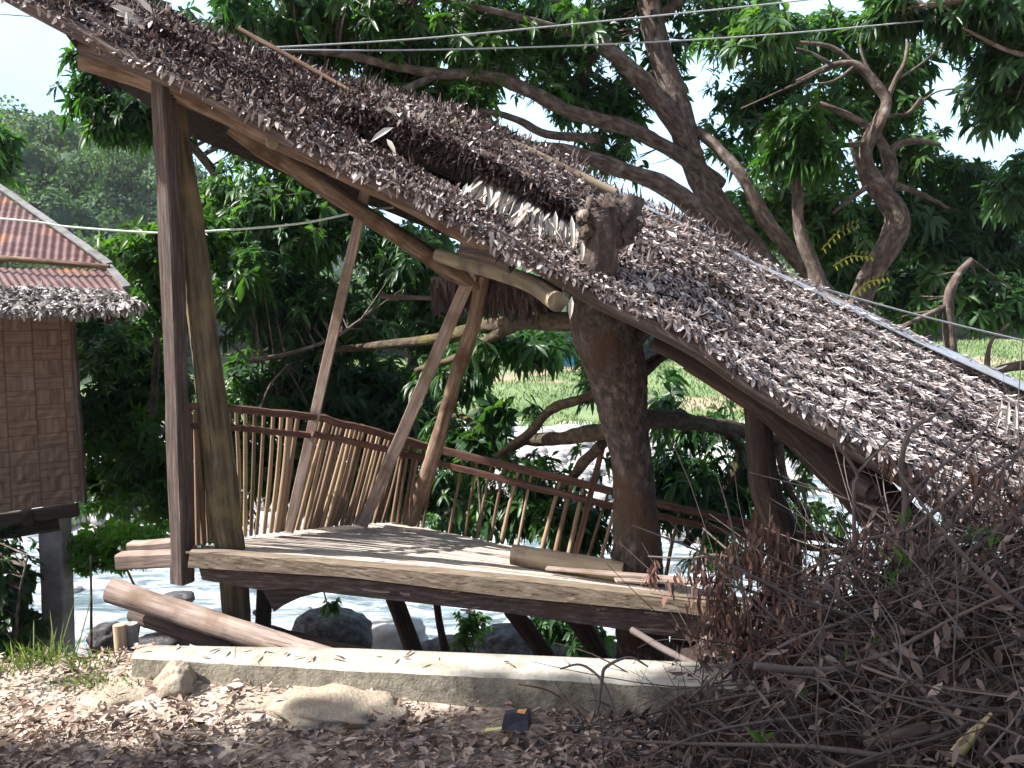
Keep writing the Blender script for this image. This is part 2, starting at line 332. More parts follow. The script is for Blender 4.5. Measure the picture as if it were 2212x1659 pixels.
M['boulder'] = pm('dark_boulder', [(.3, (.035, .033, .036)), (.5, (.085, .08, .085)), (.72, (.20, .19, .19))], (14, 14, 14), coord='pos', bump=.7, bscale=(45, 45, 45), bdist=.02)
M['white_stone'] = pm('white_river_stone', [(.3, (.26, .26, .27)), (.6, (.44, .43, .42))], (5, 5, 5), coord='pos', bump=.3, bdist=.02)
M['concrete'] = pm('old_concrete', [(.3, (.30, .28, .235)), (.5, (.44, .41, .35)), (.7, (.55, .52, .46))], (7, 7, 7), coord='pos', bump=.8, bscale=(60, 60, 60), bdist=.007, over=(.26, .24, .16), oscale=4.5, othr=(.52, .72))
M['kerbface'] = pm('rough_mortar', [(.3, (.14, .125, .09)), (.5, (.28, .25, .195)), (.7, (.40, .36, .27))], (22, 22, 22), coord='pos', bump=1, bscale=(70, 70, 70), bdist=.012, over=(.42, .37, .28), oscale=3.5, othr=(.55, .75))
M['concrete_grey'] = pm('grey_concrete', [(.3, (.20, .19, .18)), (.6, (.36, .34, .33))], (9, 9, 9), coord='pos', bump=.6, bdist=.006)
M['rope'] = pm('pale_rope', [(.3, (.45, .55, .50)), (.7, (.70, .80, .76))], (50, 50, 50), coord='pos', bump=0, rough=.7)
M['wire'] = pm('grey_wire', [(.3, (.30, .32, .33)), (.7, (.5, .52, .54))], (50, 50, 50), coord='pos', bump=0, rough=.5)
M['zinc'] = pm('zinc_ridge', [(.3, (.24, .27, .31)), (.6, (.36, .40, .45))], (3, 3, 12), coord='pos', bump=.1, rough=.55, spec=.4, over=(.28, .19, .15), oscale=3.2, othr=(.56, .75))
M['rust'] = pm('rusted_sheet', [(.3, (.06, .028, .028)), (.5, (.105, .052, .05)), (.7, (.17, .105, .105))], (3, 9, 9), coord='pos', bump=.1, rough=.6, over=(.22, .09, .045), oscale=2.2, othr=(.58, .68))
M['flash'] = pm('pale_flashing', [(.3, (.10, .098, .098)), (.7, (.24, .235, .235))], (9, 9, 9), coord='pos', bump=.1, rough=.5)
M['fieldm'] = pm('field_ground', [(.3, (.09, .14, .055)), (.5, (.15, .22, .09)), (.7, (.24, .29, .14))], (.35, .35, .35), coord='pos', bump=.6, bscale=(4, 4, 4), bdist=.15, over=(.34, .27, .19), oscale=.16, othr=(.56, .62))
M['bank'] = pm('bank_soil', [(.3, (.025, .02, .015)), (.6, (.075, .06, .045))], (4, 4, 4), coord='pos', bump=.8, bdist=.05)
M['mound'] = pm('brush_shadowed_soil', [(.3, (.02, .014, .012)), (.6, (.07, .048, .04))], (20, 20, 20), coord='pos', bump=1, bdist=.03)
M['hillm'] = pm('hill_ground', [(.3, (.02, .035, .02)), (.6, (.045, .07, .035))], (.3, .3, .3), coord='pos', bump=.5, bdist=.3)
M['tarp'] = pm('blue_tarp', [(.3, (.02, .25, .60)), (.7, (.05, .42, .80))], (2, 2, 2), coord='pos', bump=.2, rough=.5)
M['packet'] = pm('dark_packet', [(.3, (.02, .02, .03)), (.7, (.06, .06, .08))], (40, 40, 40), coord='pos', bump=.2, rough=.35, spec=.5)
M['orange'] = pm('orange_patch', [(.3, (.70, .25, .08)), (.7, (.85, .42, .18))], (40, 40, 40), coord='pos', bump=0, rough=.4)
M['yellowp'] = pm('yellow_patch', [(.3, (.75, .68, .22)), (.7, (.85, .8, .4))], (40, 40, 40), coord='pos', bump=0, rough=.4)
M['husk'] = pm('yellow_frond', [(.3, (.38, .30, .12)), (.6, (.62, .54, .28))], (90, 90, 5), bump=.5, bscale=(160, 160, 6), bdist=.004)
M['metalbead'] = M['flash']
# woven bamboo
def woven():
    m = bpy.data.materials.new('woven_bamboo'); m.use_nodes = True; N = m.node_tree.nodes; K = m.node_tree.links
    b = N['Principled BSDF']; b.inputs['Roughness'].default_value = .8; b.inputs['Specular IOR Level'].default_value = .2
    a = N.new('ShaderNodeAttribute'); a.attribute_name = 'gc'
    sx = N.new('ShaderNodeSeparateXYZ'); K.new(a.outputs['Vector'], sx.inputs[0])
    def mth(op, x, y=None):
        n = N.new('ShaderNodeMath'); n.operation = op
        for i, v in enumerate((x, y)):
            if v is None: continue
            if isinstance(v, (int, float)): n.inputs[i].default_value = v
            else: K.new(v, n.inputs[i])
        return n.outputs[0]
    x, z = sx.outputs[0], sx.outputs[1]
    cx, cz = mth('FLOOR', mth('DIVIDE', x, .19)), mth('FLOOR', mth('DIVIDE', z, .115))
    ck = mth('MODULO', mth('ABSOLUTE', mth('ADD', cx, cz)), 2)
    no = N.new('ShaderNodeTexNoise'); no.inputs['Scale'].default_value = 1; no.inputs['Detail'].default_value = 4
    mp = N.new('ShaderNodeMapping'); mp.inputs['Scale'].default_value = (30, 2.5, 1); K.new(a.outputs['Vector'], mp.inputs[0]); K.new(mp.outputs[0], no.inputs['Vector'])
    n2 = N.new('ShaderNodeTexNoise'); n2.inputs['Scale'].default_value = 1; n2.inputs['Detail'].default_value = 4
    mp = N.new('ShaderNodeMapping'); mp.inputs['Scale'].default_value = (2.5, 40, 1); K.new(a.outputs['Vector'], mp.inputs[0]); K.new(mp.outputs[0], n2.inputs['Vector'])
    mx = N.new('ShaderNodeMix'); K.new(ck, mx.inputs[0]); K.new(no.outputs[0], mx.inputs[2]); K.new(n2.outputs[0], mx.inputs[3])
    fx = mth('ABSOLUTE', mth('SUBTRACT', mth('FRACT', mth('DIVIDE', x, .19)), .5)); fz = mth('ABSOLUTE', mth('SUBTRACT', mth('FRACT', mth('DIVIDE', z, .115)), .5))
    ex = mth('LESS_THAN', mth('MAXIMUM', fx, fz), .465)
    st = mth('GREATER_THAN', mth('ABSOLUTE', mth('SUBTRACT', mth('FRACT', mth('DIVIDE', x, .0475)), .5)), .45)
    v = mth('MULTIPLY', mth('ADD', mth('MULTIPLY', mx.outputs[0], 1.), mth('MULTIPLY', st, -.08)), mth('ADD', mth('MULTIPLY', ex, .35), .65))
    r = ramp(N, [(.2, (.09, .058, .046)), (.42, (.165, .112, .085)), (.65, (.25, .18, .14))]); K.new(v, r.inputs[0]); K.new(r.outputs[0], b.inputs['Base Color'])
    bp = N.new('ShaderNodeBump'); bp.inputs['Strength'].default_value = .6; bp.inputs['Distance'].default_value = .006; K.new(v, bp.inputs['Height']); K.new(bp.outputs[0], b.inputs['Normal'])
    return m
M['woven'] = woven()
def water():
    m = bpy.data.materials.new('river_water'); m.use_nodes = True; N = m.node_tree.nodes; K = m.node_tree.links
    b = N['Principled BSDF']; g = N.new('ShaderNodeNewGeometry')
    mp = N.new('ShaderNodeMapping'); mp.inputs['Scale'].default_value = (.9, 2.2, 1); K.new(g.outputs['Position'], mp.inputs[0])
    n1 = N.new('ShaderNodeTexNoise'); n1.inputs['Scale'].default_value = 1; n1.inputs['Detail'].default_value = 9; n1.inputs['Roughness'].default_value = .68; n1.inputs['Distortion'].default_value = .8; K.new(mp.outputs[0], n1.inputs['Vector'])
    r = ramp(N, [(.38, (.10, .15, .17)), (.47, (.24, .32, .36)), (.52, (.50, .57, .61)), (.58, (.84, .87, .89))]); K.new(n1.outputs[0], r.inputs[0]); K.new(r.outputs[0], b.inputs['Base Color'])
    b.inputs['Roughness'].default_value = .25
    bp = N.new('ShaderNodeBump'); bp.inputs['Strength'].default_value = 1; bp.inputs['Distance'].default_value = .3; K.new(n1.outputs[0], bp.inputs['Height']); K.new(bp.outputs[0], b.inputs['Normal'])
    return m
M['water'] = water()

# ---------------------------------------------------------------- setting: ground, river, far bank, field, hills
def gz(X, Y):
    yb = np.interp(X, [-1.56, -1.12, -.67, .0, .70, 1.5], [3.80, 3.78, 3.76, 3.69, 3.61, 3.52]) + .03
    base = .04 * np.clip((.5 - X) / .8, 0, 1) * np.clip((Y - 2.9) / .5, 0, 1) * np.clip((X + 1.85) / .5, 0, 1) + (vnoise(X, Y, 1.3) - .5) * .05 + (vnoise(X, Y, 5, 3) - .5) * .018
    d = np.clip((Y - 4.02) / 1.0, 0, 1); d2 = np.clip((Y - 5.0) / 4.0, 0, 1)
    d = np.where(X < -1.6, np.clip((Y - 3.9) / 1.2, 0, 1), d); base = base - .45 * np.clip((Y - yb) / .07, 0, 1) * np.clip((X + 1.62) / .08, 0, 1)
    return base - 1.35 * d * d * (3 - 2 * d) - 1.7 * d2
mb = grid(MB(), np.concatenate([np.linspace(-60, -5, 20), np.linspace(-4.9, 4.9, 160), np.linspace(5, 60, 20)]),
          np.concatenate([np.linspace(-40, 0, 20), np.linspace(.1, 3.4, 60), np.linspace(3.42, 4.2, 60), np.linspace(4.25, 10, 50)]), gz)
# the near road and yard, then the dark bank below the kerb
V = mb.V[0]; fq = mb.Fq[0]; cy = V[fq].mean(1)[:, 1]; mb.Fq = [fq[cy < 3.9], fq[cy >= 3.9]]; mb.M = [np.zeros((cy < 3.9).sum(), int), np.ones((cy >= 3.9).sum(), int)]
tag(mb.build('ground', [M['soil'], M['bank']], loc=(0, 0, 0)), kind='structure')
mb = grid(MB(), np.linspace(-90, 90, 90), np.linspace(7.4, 28, 60), lambda X, Y: -2.55 + (vnoise(X, Y, .8) - .5) * .12)
tag(mb.build('river', M['water'], loc=(0, 0, 0)), kind='structure')
def edge(X): return 17.2 + .5 * np.clip(X, -4, 12) * .9 + (vnoise(X, X * 0, .4) - .5) * 1.5
def bankz(X, Y): return -2.75 + .5 * np.clip((Y - edge(X)) / 2.0, 0, 1) + .06 * (vnoise(X, Y, 1.1) - .5) + np.clip((Y - 25) / 3, 0, 1) * .12
mb = grid(MB(), np.linspace(-90, 90, 240), np.linspace(14, 28.5, 50), bankz)
tag(mb.build('stone_bank', M['white_stone'], loc=(0, 0, 0)), kind='structure')
def hillz(X, Y):
    f = -2.15 + .25 * np.clip((Y - 27) / 28, 0, 1) + 1.3 * np.clip((X - 16) / 14, 0, 1) * np.clip((Y - 32) / 20, 0, 1)
    left = np.clip((-X - 14) / 26, 0, 1); h = 14 * left * left * (3 - 2 * left) * np.clip((Y - 34) / 40, 0, 1)
    back = np.clip((Y - 58) / 90, 0, 1) * (4 + 6 * np.clip(X / 20, 0, 1))
    return f + h + back + (vnoise(X, Y, .06) - .5) * 2.0 * np.clip((Y - 55) / 40, 0, 1)
mb = grid(MB(), np.linspace(-500, 500, 400), np.concatenate([np.linspace(27.5, 120, 120), np.linspace(125, 900, 40)]), hillz)
V = mb.V[0]; fq = mb.Fq[0]; c = V[fq].mean(1); isf = (c[:, 1] < 58) & (c[:, 0] > -20)
mb.Fq = [fq[isf], fq[~isf]]; mb.M = [np.zeros(isf.sum(), int), np.ones((~isf).sum(), int)]
tag(mb.build('field', [M['fieldm'], M['hillm']], loc=(0, 0, 0)), kind='structure')
# rounded white stones of the far bank (nobody could count them)
mb = MB(); ico_v = []
n = 2600; X = rng.uniform(-10, 14, n); Y = rng.uniform(16.2, 26.5, n); keep = Y > edge(X) - .4; X, Y = X[keep], Y[keep]
for i in range(len(X)):
    r = rng.uniform(.07, .26) * (1 if rng.random() > .06 else 1.8)
    rock(mb, (X[i], Y[i], float(bankz(np.array(X[i]), np.array(Y[i]))) + r * .25), (r * rng.uniform(.9, 1.5), r, r * .65), i, rng.random(), 8, 5, .12)
tag(mb.build('gravel', M['white_stone']), 'bright white river stones on the far bank below the field', kind='stuff')
# far field grass and the wooded hills
mb = MB(); n = 22000; X = rng.uniform(-12, 30, n); Y = 27 + 30 * rng.random(n) ** 1.4; keep = vnoise(X, Y, .3, 5) > .35; X, Y = X[keep], Y[keep]; n = len(X)
P = np.stack([X, Y, hillz(X, Y)], -1); s = .14 + Y * .004
leaves(mb, P, np.stack([rng.normal(0, .35, n), rng.normal(0, .35, n), np.ones(n)], -1), rng.normal(size=(n, 3)), s * rng.uniform(.5, 1.2, n), s * .09, .25, .1, vnoise(X, Y, .15, 2) * .6 + rng.random(n) * .4)
tag(mb.build('grass', M['grassm'], loc=(0, 30, -2)), 'pale green grass of the field beyond the river', kind='stuff')
def forest(name, label, pts, lsz, nper, mat):
    mb = MB()
    C = []; A = []; T = []
    for (x, y, z, r) in pts:
        d = nrm(rng.normal(size=(nper, 3))); d[:, 2] = np.abs(d[:, 2]) * 1.0 - .25
        k = 1 + .22 * np.sin(d[:, 0] * 5 + x) + .18 * np.sin(d[:, 1] * 6 + y) + .15 * np.sin(d[:, 2] * 9 + x)
        P = np.array([x, y, z]) + d * np.array([r, r, r * 1.05]) * k[:, None] * rng.uniform(.82, 1.03, (nper, 1))
        C.append(P); A.append(d + rng.normal(0, .5, d.shape)); T.append(np.clip(rng.random(nper) * .5 + rng.random() * .5, 0, 1))
    C = np.concatenate(C); A = np.concatenate(A); T = np.concatenate(T)
    S = nrm(np.cross(A, rng.normal(size=A.shape)))
    leaves(mb, C, S, A, lsz * rng.uniform(.6, 1.3, len(C)), lsz * .33, .3, .15, T)
    for (x, y, z, r) in pts: rock(mb, (x, y, z - .1 * r), (r * .5, r * .5, r * .6), int(x * 10) % 999, .0, 12, 8, .4)
    return tag(mb.build(name, mat), label, kind='stuff')
pts = []
for i in range(240):
    y = rng.uniform(44, 125); x = -y * rng.uniform(.36, .70); r = rng.uniform(1.7, 3.2)
    z = float(hillz(np.array(x), np.array(y))) + r * .8; px, py = proj(np.array([[x, y, z]]))
    if -150 < px[0] < 420: pts.append((x, y, z, r))
forest('woods', 'hazy green wooded hillside rising behind the rusty roof', pts, .42, 900, M['leaf_far'])
pts = []
for i in range(150):
    x = rng.uniform(-16, 52); y = rng.uniform(58, 76); r = rng.uniform(2, 4.2); pts.append((x, y, float(hillz(np.array(x), np.array(y))) + r * .8, r))
forest('woods', 'dark line of trees along the far edge of the field', pts, .55, 500, M['leaf_far'])
# blue shelter at the end of the field
e = empty('tarp_shelter', at(1215, 794, 51), 'small bright blue tarpaulin shelter at the end of the green field', 'shelter')
a, b, c, d = at(1184, 796, 51), at(1226, 766, 51), at(1330, 768, 52), at(1310, 795, 51)
mb = prism(MB(), [a, b, c, d], (0, 3, -.6)); mb.build('canvas', M['tarp'], e, False)
for x in (1196, 1250, 1305): tube(MB(), [at(x, 790, 51.1), at(x, 790, 51.1) - np.array([0, 0, .7])], .05, 6, 1).build('support', M['flash'], e)

# ---------------------------------------------------------------- kerb and things on the near ground
kt = [(283, 1417), (520, 1430), (751, 1443), (1110, 1460), (1481, 1479), (1900, 1499)]; kb = [(300, 1393), (520, 1397), (751, 1400), (1110, 1414), (1481, 1430), (1900, 1448)]
H = .15
Ft = [atz(x, y, H) for x, y in kt]; Bt = [atz(x, y, H) for x, y in kb]
mb = MB(); n = 60
def lerp_poly(P, t):
    P = np.array(P); u = t * (len(P) - 1); i = np.minimum(u.astype(int), len(P) - 2); f = (u - i)[:, None]; return P[i] * (1 - f) + P[i + 1] * f
t = np.linspace(0, 1, n); A = lerp_poly(Ft, t); B = lerp_poly(Bt, t); dn = np.array([0, 0, -1.])
A += np.stack([0 * t, rng.normal(0, .0015, n), rng.normal(0, .0015, n)], -1)
rows = [B + dn * .6 + [0, .03, 0], B + dn * .015 + [0, .01, 0], B, A * .3 + B * .7 + [0, 0, .002], A * .7 + B * .3, A + [0, .012, 0], A + dn * .012, A * 1 + dn * .07 + np.stack([0 * t, rng.normal(-.006, .003, n), 0 * t], -1), A + dn * .13 + [0, -.012, 0], A + dn * .3 + [0, -.03, 0]]
K = len(rows); V = np.stack(rows, 1).reshape(-1, 3)
q = [[i * K + k, (i + 1) * K + k, (i + 1) * K + k + 1, i * K + k + 1] for i in range(n - 1) for k in range(K - 1)]
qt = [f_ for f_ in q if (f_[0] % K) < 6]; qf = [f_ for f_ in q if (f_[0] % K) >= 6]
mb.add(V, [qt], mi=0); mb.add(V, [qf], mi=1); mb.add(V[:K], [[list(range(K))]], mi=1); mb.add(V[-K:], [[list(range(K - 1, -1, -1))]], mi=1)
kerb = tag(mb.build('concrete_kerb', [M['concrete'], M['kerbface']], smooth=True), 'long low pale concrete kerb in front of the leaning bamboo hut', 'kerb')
def stone(name, px, py, wpx, hpx, Y, label, mat, cat='stone', seed=0, dy=None, group=None, rough=.15):
    s = Y / F; c = at(px, py, Y); mb = rock(MB(), c, (wpx / 2 * s, dy or wpx / 2.4 * s, hpx / 2 * s), seed, .5, 40, 26, rough)
    return tag(mb.build(name, mat), label, cat, group)
stone('stone', 382, 1482, 80, 100, 3.46, 'upright pale rounded stone set against the left part of the concrete kerb', M['stone'], seed=3, dy=.08)
stone('stone', 735, 1536, 250, 60, 3.36, 'broad flat pale stone half buried in leaves below the kerb', M['stone'], seed=11, dy=.2, rough=.3)
stone('stone', 545, 1512, 190, 30, 3.42, 'long low pale stone between the upright stone and the broad flat one', M['stone'], seed=5, dy=.12)
stone('stone', 265, 1504, 170, 50, 3.46, 'low pale stone on the ground left of the upright stone', M['stone'], seed=8, dy=.14)
stone('stone', 110, 1452, 150, 50, 3.9, 'pale stone with a grass tuft at the far left edge of the ground', M['stone'], seed=9, dy=.14)
stone('stone', 208, 1446, 110, 52, 3.9, 'small pale stone between the grass tuft and the cut stub post', M['stone'], seed=21, dy=.12)
# boulders on the river bank
stone('boulder', 712, 1372, 172, 112, 8.4, 'large dark rounded boulder behind the kerb at the river edge', M['boulder'], 'boulder', 31)
stone('boulder', 845, 1390, 150, 100, 9.6, 'bright white wet boulder beside the large dark boulder', M['white_stone'], 'boulder', 33)
stone('boulder', 960, 1414, 130, 70, 8.6, 'brown boulder between the two thin stilts under the deck', M['boulder'], 'boulder', 36)
stone('boulder', 1090, 1416, 190, 90, 8.3, 'dark boulder with a pointed top under the middle of the deck', M['boulder'], 'boulder', 38, rough=.25)
stone('boulder', 1270, 1424, 150, 110, 8.0, 'grey ribbed boulder under the right end of the deck', M['boulder'], 'boulder', 41)
stone('boulder', 1190, 1424, 120, 80, 9.0, 'low dark boulder just left of the grey ribbed boulder', M['boulder'], 'boulder', 42)
stone('boulder', 232, 1380, 90, 70, 7.6, 'grey brown boulder in the river left of the cut stub post', M['boulder'], 'boulder', 43)
stone('boulder', 380, 1292, 80, 22, 10, 'flat grey rock in the rapids behind the big leaning log', M['boulder'], 'boulder', 44)
stone('boulder', 345, 1400, 120, 70, 5.4, 'dark boulder in shadow under the leaning logs', M['boulder'], 'boulder', 47)
stone('boulder', 60, 1390, 150, 150, 6.4, 'dark overgrown boulder on the bank left of the concrete column', M['boulder'], 'boulder', 45, rough=.3)
stone('boulder', 560, 1322, 30, 14, 9.5, 'small wet stone in the water under the left stilts', M['boulder'], 'boulder', 46)
for k, (x, y, w_, h_, Y) in enumerate(((150, 1275, 60, 20, 12.5), (420, 1262, 70, 16, 13.0), (1480, 1150, 110, 30, 15.5), (1590, 1185, 70, 22, 14.5), (1740, 1120, 120, 30, 17.5), (1790, 1230, 80, 26, 13.0), (1250, 1120, 90, 24, 16.5), (1830, 1075, 90, 20, 19), (700, 1305, 60, 14, 12), (1120, 1345, 70, 16, 11))):
    stone('boulder', x, y, w_, h_, Y, ['small grey rock in the rapids left of the cross beams', 'grey rock in the rapids just behind the square post foot', 'wide grey rock in the river right of the thick trunk', 'grey rock in the river below the reddish rail', 'long grey rock in the river behind the dark curved post', 'grey rock in the river above the red brown leaves', 'grey rock seen through the railing left of the trunk', 'far grey rock below the dark roof beam', 'small rock in the water above the large dark boulder', 'small rock in the water above the pointed boulder'][k], M['white_stone'], 'boulder', 60 + k)
# logs
def log(name, pts, label, mat, cat='log', bump=.06, group=None, seg=18, knots=0, res=8):
    return tag(tubepx(MB(), pts, seg, res, bump=bump, knots=knots).build(name, mat), label, cat, group)
log('log', [(240, 1275, 4.45, 27), (400, 1327, 4.35, 27), (560, 1378, 4.2, 26), (740, 1430, 4.05, 24)], 'thick pale log leaning over the kerb with its round cut end raised', M['timber_light'])
log('log', [(287, 1328, 4.6, 16), (380, 1362, 4.45, 17), (500, 1405, 4.3, 15)], 'thinner brown log lying under the thick pale log', M['timber'])
log('log', [(560, 1352, 4.75, 9), (660, 1380, 4.6, 11), (800, 1410, 4.4, 10)], 'dark split log slanting down behind the kerb below the round post', M['timber'])
e = empty('stub_post', atz(275, 1440, 0), 'short cut stub post at the left end of the kerb', 'post')
tubepx(MB(), [(258, 1349, 4.0, 14), (262, 1400, 4.0, 14), (266, 1460, 4.0, 14)], 16, 6, bump=.03).build('pole', M['bamboo'], e)
tubepx(MB(), [(281, 1347, 4.05, 16), (285, 1400, 4.05, 16), (288, 1460, 4.05, 16)], 8, 6, bump=.05).build('core', M['concrete_grey'], e, False)
log('bamboo_log', [(1106, 1197, 4.75, 22), (1220, 1216, 4.68, 23), (1345, 1237, 4.6, 24)], 'split bamboo log lying on the right end of the deck', M['bamboo'], 'log', .05, knots=.35)
# litter
e = empty('packet', atz(1115, 1552, .07), 'crumpled dark packet with an orange patch lying at the kerb foot', 'packet')
c = atz(1115, 1540, .11)
V = np.array([[-.055, -.03, -.05], [.045, -.04, -.05], [.058, .02, -.05], [-.05, .03, -.05], [-.042, -.022, .004], [.040, -.026, -.006], [.050, .016, .012], [-.040, .02, .0]]) + c
mb = MB(); mb.add(V, [[[0, 1, 5, 4], [1, 2, 6, 5], [2, 3, 7, 6], [3, 0, 4, 7], [4, 5, 6, 7], [3, 2, 1, 0]]]); mb.build('wrapper', M['packet'], e, False)
mb = MB(); mb.add(np.array([[.0, -.008, .006], [.030, -.016, .003], [.040, .004, .014], [.008, .008, .010]]) + c, [[[0, 1, 2, 3]]]); mb.build('print', M['orange'], e, False)
mb = MB(); c = atz(1066, 1578, .09)
V = .6 * np.array([[-.05, -.01, 0], [-.01, -.02, .012], [.03, -.012, .004], [.05, .0, .014], [.045, .02, .016], [.01, .018, .01], [-.045, .015, .006]]) + c
prism(mb, V, (0, .002, -.004)); tag(mb.build('candy_wrapper', M['yellowp'], smooth=False), 'tiny yellow and pale wrapper among the brown leaves', 'wrapper')
# leaf litter on the road
mb = MB(); n = 54000
X = rng.uniform(-3, 3, n); Y = 1.9 + 2.05 * rng.random(n) ** .8
dens = .30 + .9 * (vnoise(X, Y, 2.2, 9) > .42) + .5 * (vnoise(X, Y, 7, 4) > .5); dens = dens * np.where((Y > 3.12 + .2 * vnoise(X, Y, 1.7, 6)) & (X < .3), .24, 1.0)
keep = rng.random(n) < dens; kx, ky = X[keep], Y[keep]; n = len(kx)
fy = np.interp(kx, A[:, 0], A[:, 1]); ok = (ky < fy - .02) | (kx < A[0, 0]); kx, ky = kx[ok], ky[ok]; n = len(kx)
P = np.stack([kx, ky, gz(kx, ky) + rng.uniform(.004, .03, n)], -1)
a = rng.uniform(0, 6.28, n); D = np.stack([np.cos(a), np.sin(a), rng.normal(0, .22, n)], -1); N_ = np.stack([rng.normal(0, .45, n), rng.normal(0, .45, n), np.ones(n)], -1)
Lf = np.clip(.030 * np.exp(rng.normal(0, .42, n)), .01, .095)
leaves(mb, P, D, N_, Lf, Lf * rng.uniform(.12, .22, n), rng.uniform(-.35, .35, n), rng.uniform(.1, .9, (n, 1)), np.clip(rng.normal(.5, .25, n), 0, 1))
n = 420; kx = rng.uniform(-2.6, 2.4, n); ky = rng.uniform(2., 3.6, n)
P = np.stack([kx, ky, gz(kx, ky) + .015], -1)
twigs(mb, P, np.stack([rng.normal(size=n), rng.normal(size=n), rng.normal(0, .08, n)], -1), rng.uniform(.05, .28, n), rng.uniform(.0015, .004, n), .2)
tag(mb.build('leaf_litter', M['deadleaf']), 'fallen dry brown mango leaves scattered over the pale ground', kind='stuff')
# few leaves on the kerb top
mb = MB(); n = 34; tt = rng.random(n); k = (tt * 59).astype(int); P = A[k] * .5 + B[k] * .5 + np.stack([rng.normal(0, .02, n), rng.normal(0, .03, n), np.full(n, .006)], -1); a = rng.uniform(0, 6.28, n)
leaves(mb, P, np.stack([np.cos(a), np.sin(a), 0 * a], -1), np.tile([0, 0, 1.], (n, 1)), rng.uniform(.03, .08, n), .006, -.1, .5)
tag(mb.build('leaves', M['deadleaf']), 'a few dry leaf scraps lying on the top of the concrete kerb', kind='stuff')
# grass tufts
mb = MB()
for (x, y, n, h) in ((70, 1438, 90, .13), (115, 1432, 60, .2), (30, 1450, 60, .1), (190, 1440, 50, .12), (165, 1475, 110, .04), (225, 1480, 60, .04), (120, 1440, 16, .3)):
    c = atz(x, y, .08); P = c + rng.normal(0, .035, (n, 3)) * [1.6, 1, .1]
    leaves(mb, P, np.stack([rng.normal(0, .5, n), rng.normal(0, .5, n), np.ones(n)], -1), rng.normal(size=(n, 3)), h * rng.uniform(.4, 1.2, n), .0028, rng.uniform(0, .6, n), .1, rng.random(n))
tag(mb.build('grass', M['grassm']), 'thin grass tufts between the pale stones at the left', kind='stuff')
# ================================================================ THE LEANING HUT
HUT = empty('bamboo_hut', (-.6, 5, -.3), 'leaning open bamboo hut with a sagging thatched roof and slatted railing', 'hut')
def P4(x, y, Y): return at(x, y, Y)
def Yf(x): return 4.35 - .42 * (x - 410) / 1190   # depth of the deck's front edge
# --- deck: front beam, lower beam, floor of slats
mb = MB()
top = [(410, 1190), (460, 1193), (751, 1218), (1100, 1249), (1481, 1294), (1640, 1316)]; bot = [(1640, 1352), (1481, 1325), (1100, 1290), (751, 1247), (440, 1228), (405, 1226)]
f = [at(x, y, Yf(x)) for x, y in top]; g = [at(x, y, Yf(x)) for x, y in bot[::-1]]
prof = []
nT = 70; tt = np.linspace(0, 1, nT)
def pl(P, t): 
    P = np.array(P); s = np.concatenate([[0], np.cumsum(np.linalg.norm(np.diff(P, axis=0), axis=1))]); s /= s[-1]
    return np.stack([np.interp(t, s, P[:, k]) for k in range(3)], -1)
def bandbeam(top3, bot3, depth, mat, name, n=70, rowsn=6, rough=.001):
    t = np.linspace(0, 1, n); T = pl(top3, t); Bm = pl(bot3, t); rows = []
    dz = np.array([0, depth, 0.])
    rows.append(T + dz); rows.append(T + [0, .008, 0])
    for k in range(rowsn + 1):
        u = k / rowsn; w_ = rng.normal(0, rough, (n, 1)) if 0 < k < rowsn else 0
        rows.append(T * (1 - u) + Bm * u + np.array([0, -1., 0]) * w_ + ([0, 0, -.006] if k == 0 else 0))
    rows.append(Bm + [0, .01, 0]); rows.append(Bm + dz)
    K = len(rows); V = np.stack(rows, 1).reshape(-1, 3); G = V[:, [2, 1, 0]]
    q = [[i * K + k, i * K + (k + 1) % K, (i + 1) * K + (k + 1) % K, (i + 1) * K + k] for i in range(n - 1) for k in range(K)]
    m = MB(); m.add(V, [q], .5, G); m.add(V[:K], [[list(range(K - 1, -1, -1))]], .5, G[:K]); m.add(V[-K:], [[list(range(K))]], .5, G[-K:])
    return m.build(name, mat, HUT, False)
bandbeam(f, g, .07, M['beamface'], 'front_beam')
lt = [(430, 1226), (751, 1248), (1100, 1291), (1481, 1326), (1640, 1353)]; lb = [(436, 1247), (470, 1256), (565, 1300), (600, 1318), (640, 1300), (700, 1278), (751, 1286), (1100, 1325), (1481, 1380), (1640, 1415)]
lt3 = [at(x, y, Yf(x) + .05) for x, y in [(430, 1226), (565, 1236), (640, 1241), (751, 1248), (1100, 1290), (1481, 1325), (1640, 1352)]]
bandbeam(lt3, [at(x, y, Yf(x) + .05) for x, y in [(436, 1252), (565, 1275), (640, 1272), (751, 1286), (1100, 1325), (1481, 1380), (1640, 1415)]], .08, M['timber'], 'lower_beam', rowsn=3)
prism(MB(), [at(x, y, 4.46) for x, y in [(560, 1262), (592, 1322), (612, 1308), (650, 1290), (700, 1278), (690, 1262)]], (0, .06, 0)).build('brace', M['timber'], HUT, False)
for (x1, y1, x2, y2) in ((783, 1273, 842, 1279), (864, 1281, 885, 1283), (975, 1281, 995, 1276), (995, 1320, 1038, 1313), (1290, 1316, 1312, 1315), (1392, 1322, 1432, 1328), (1365, 1356, 1458, 1366)):
    xm = (x1 + x2) / 2; yy = Yf(xm) + .046; board(MB(), at(x1, y1, Yf(x1) + .049), at(x2, y2, Yf(x2) + .049), .008, .010, side=(0, 1, 0), n=3, ch=.003).build('splinter', M['timber_light'], HUT, False)
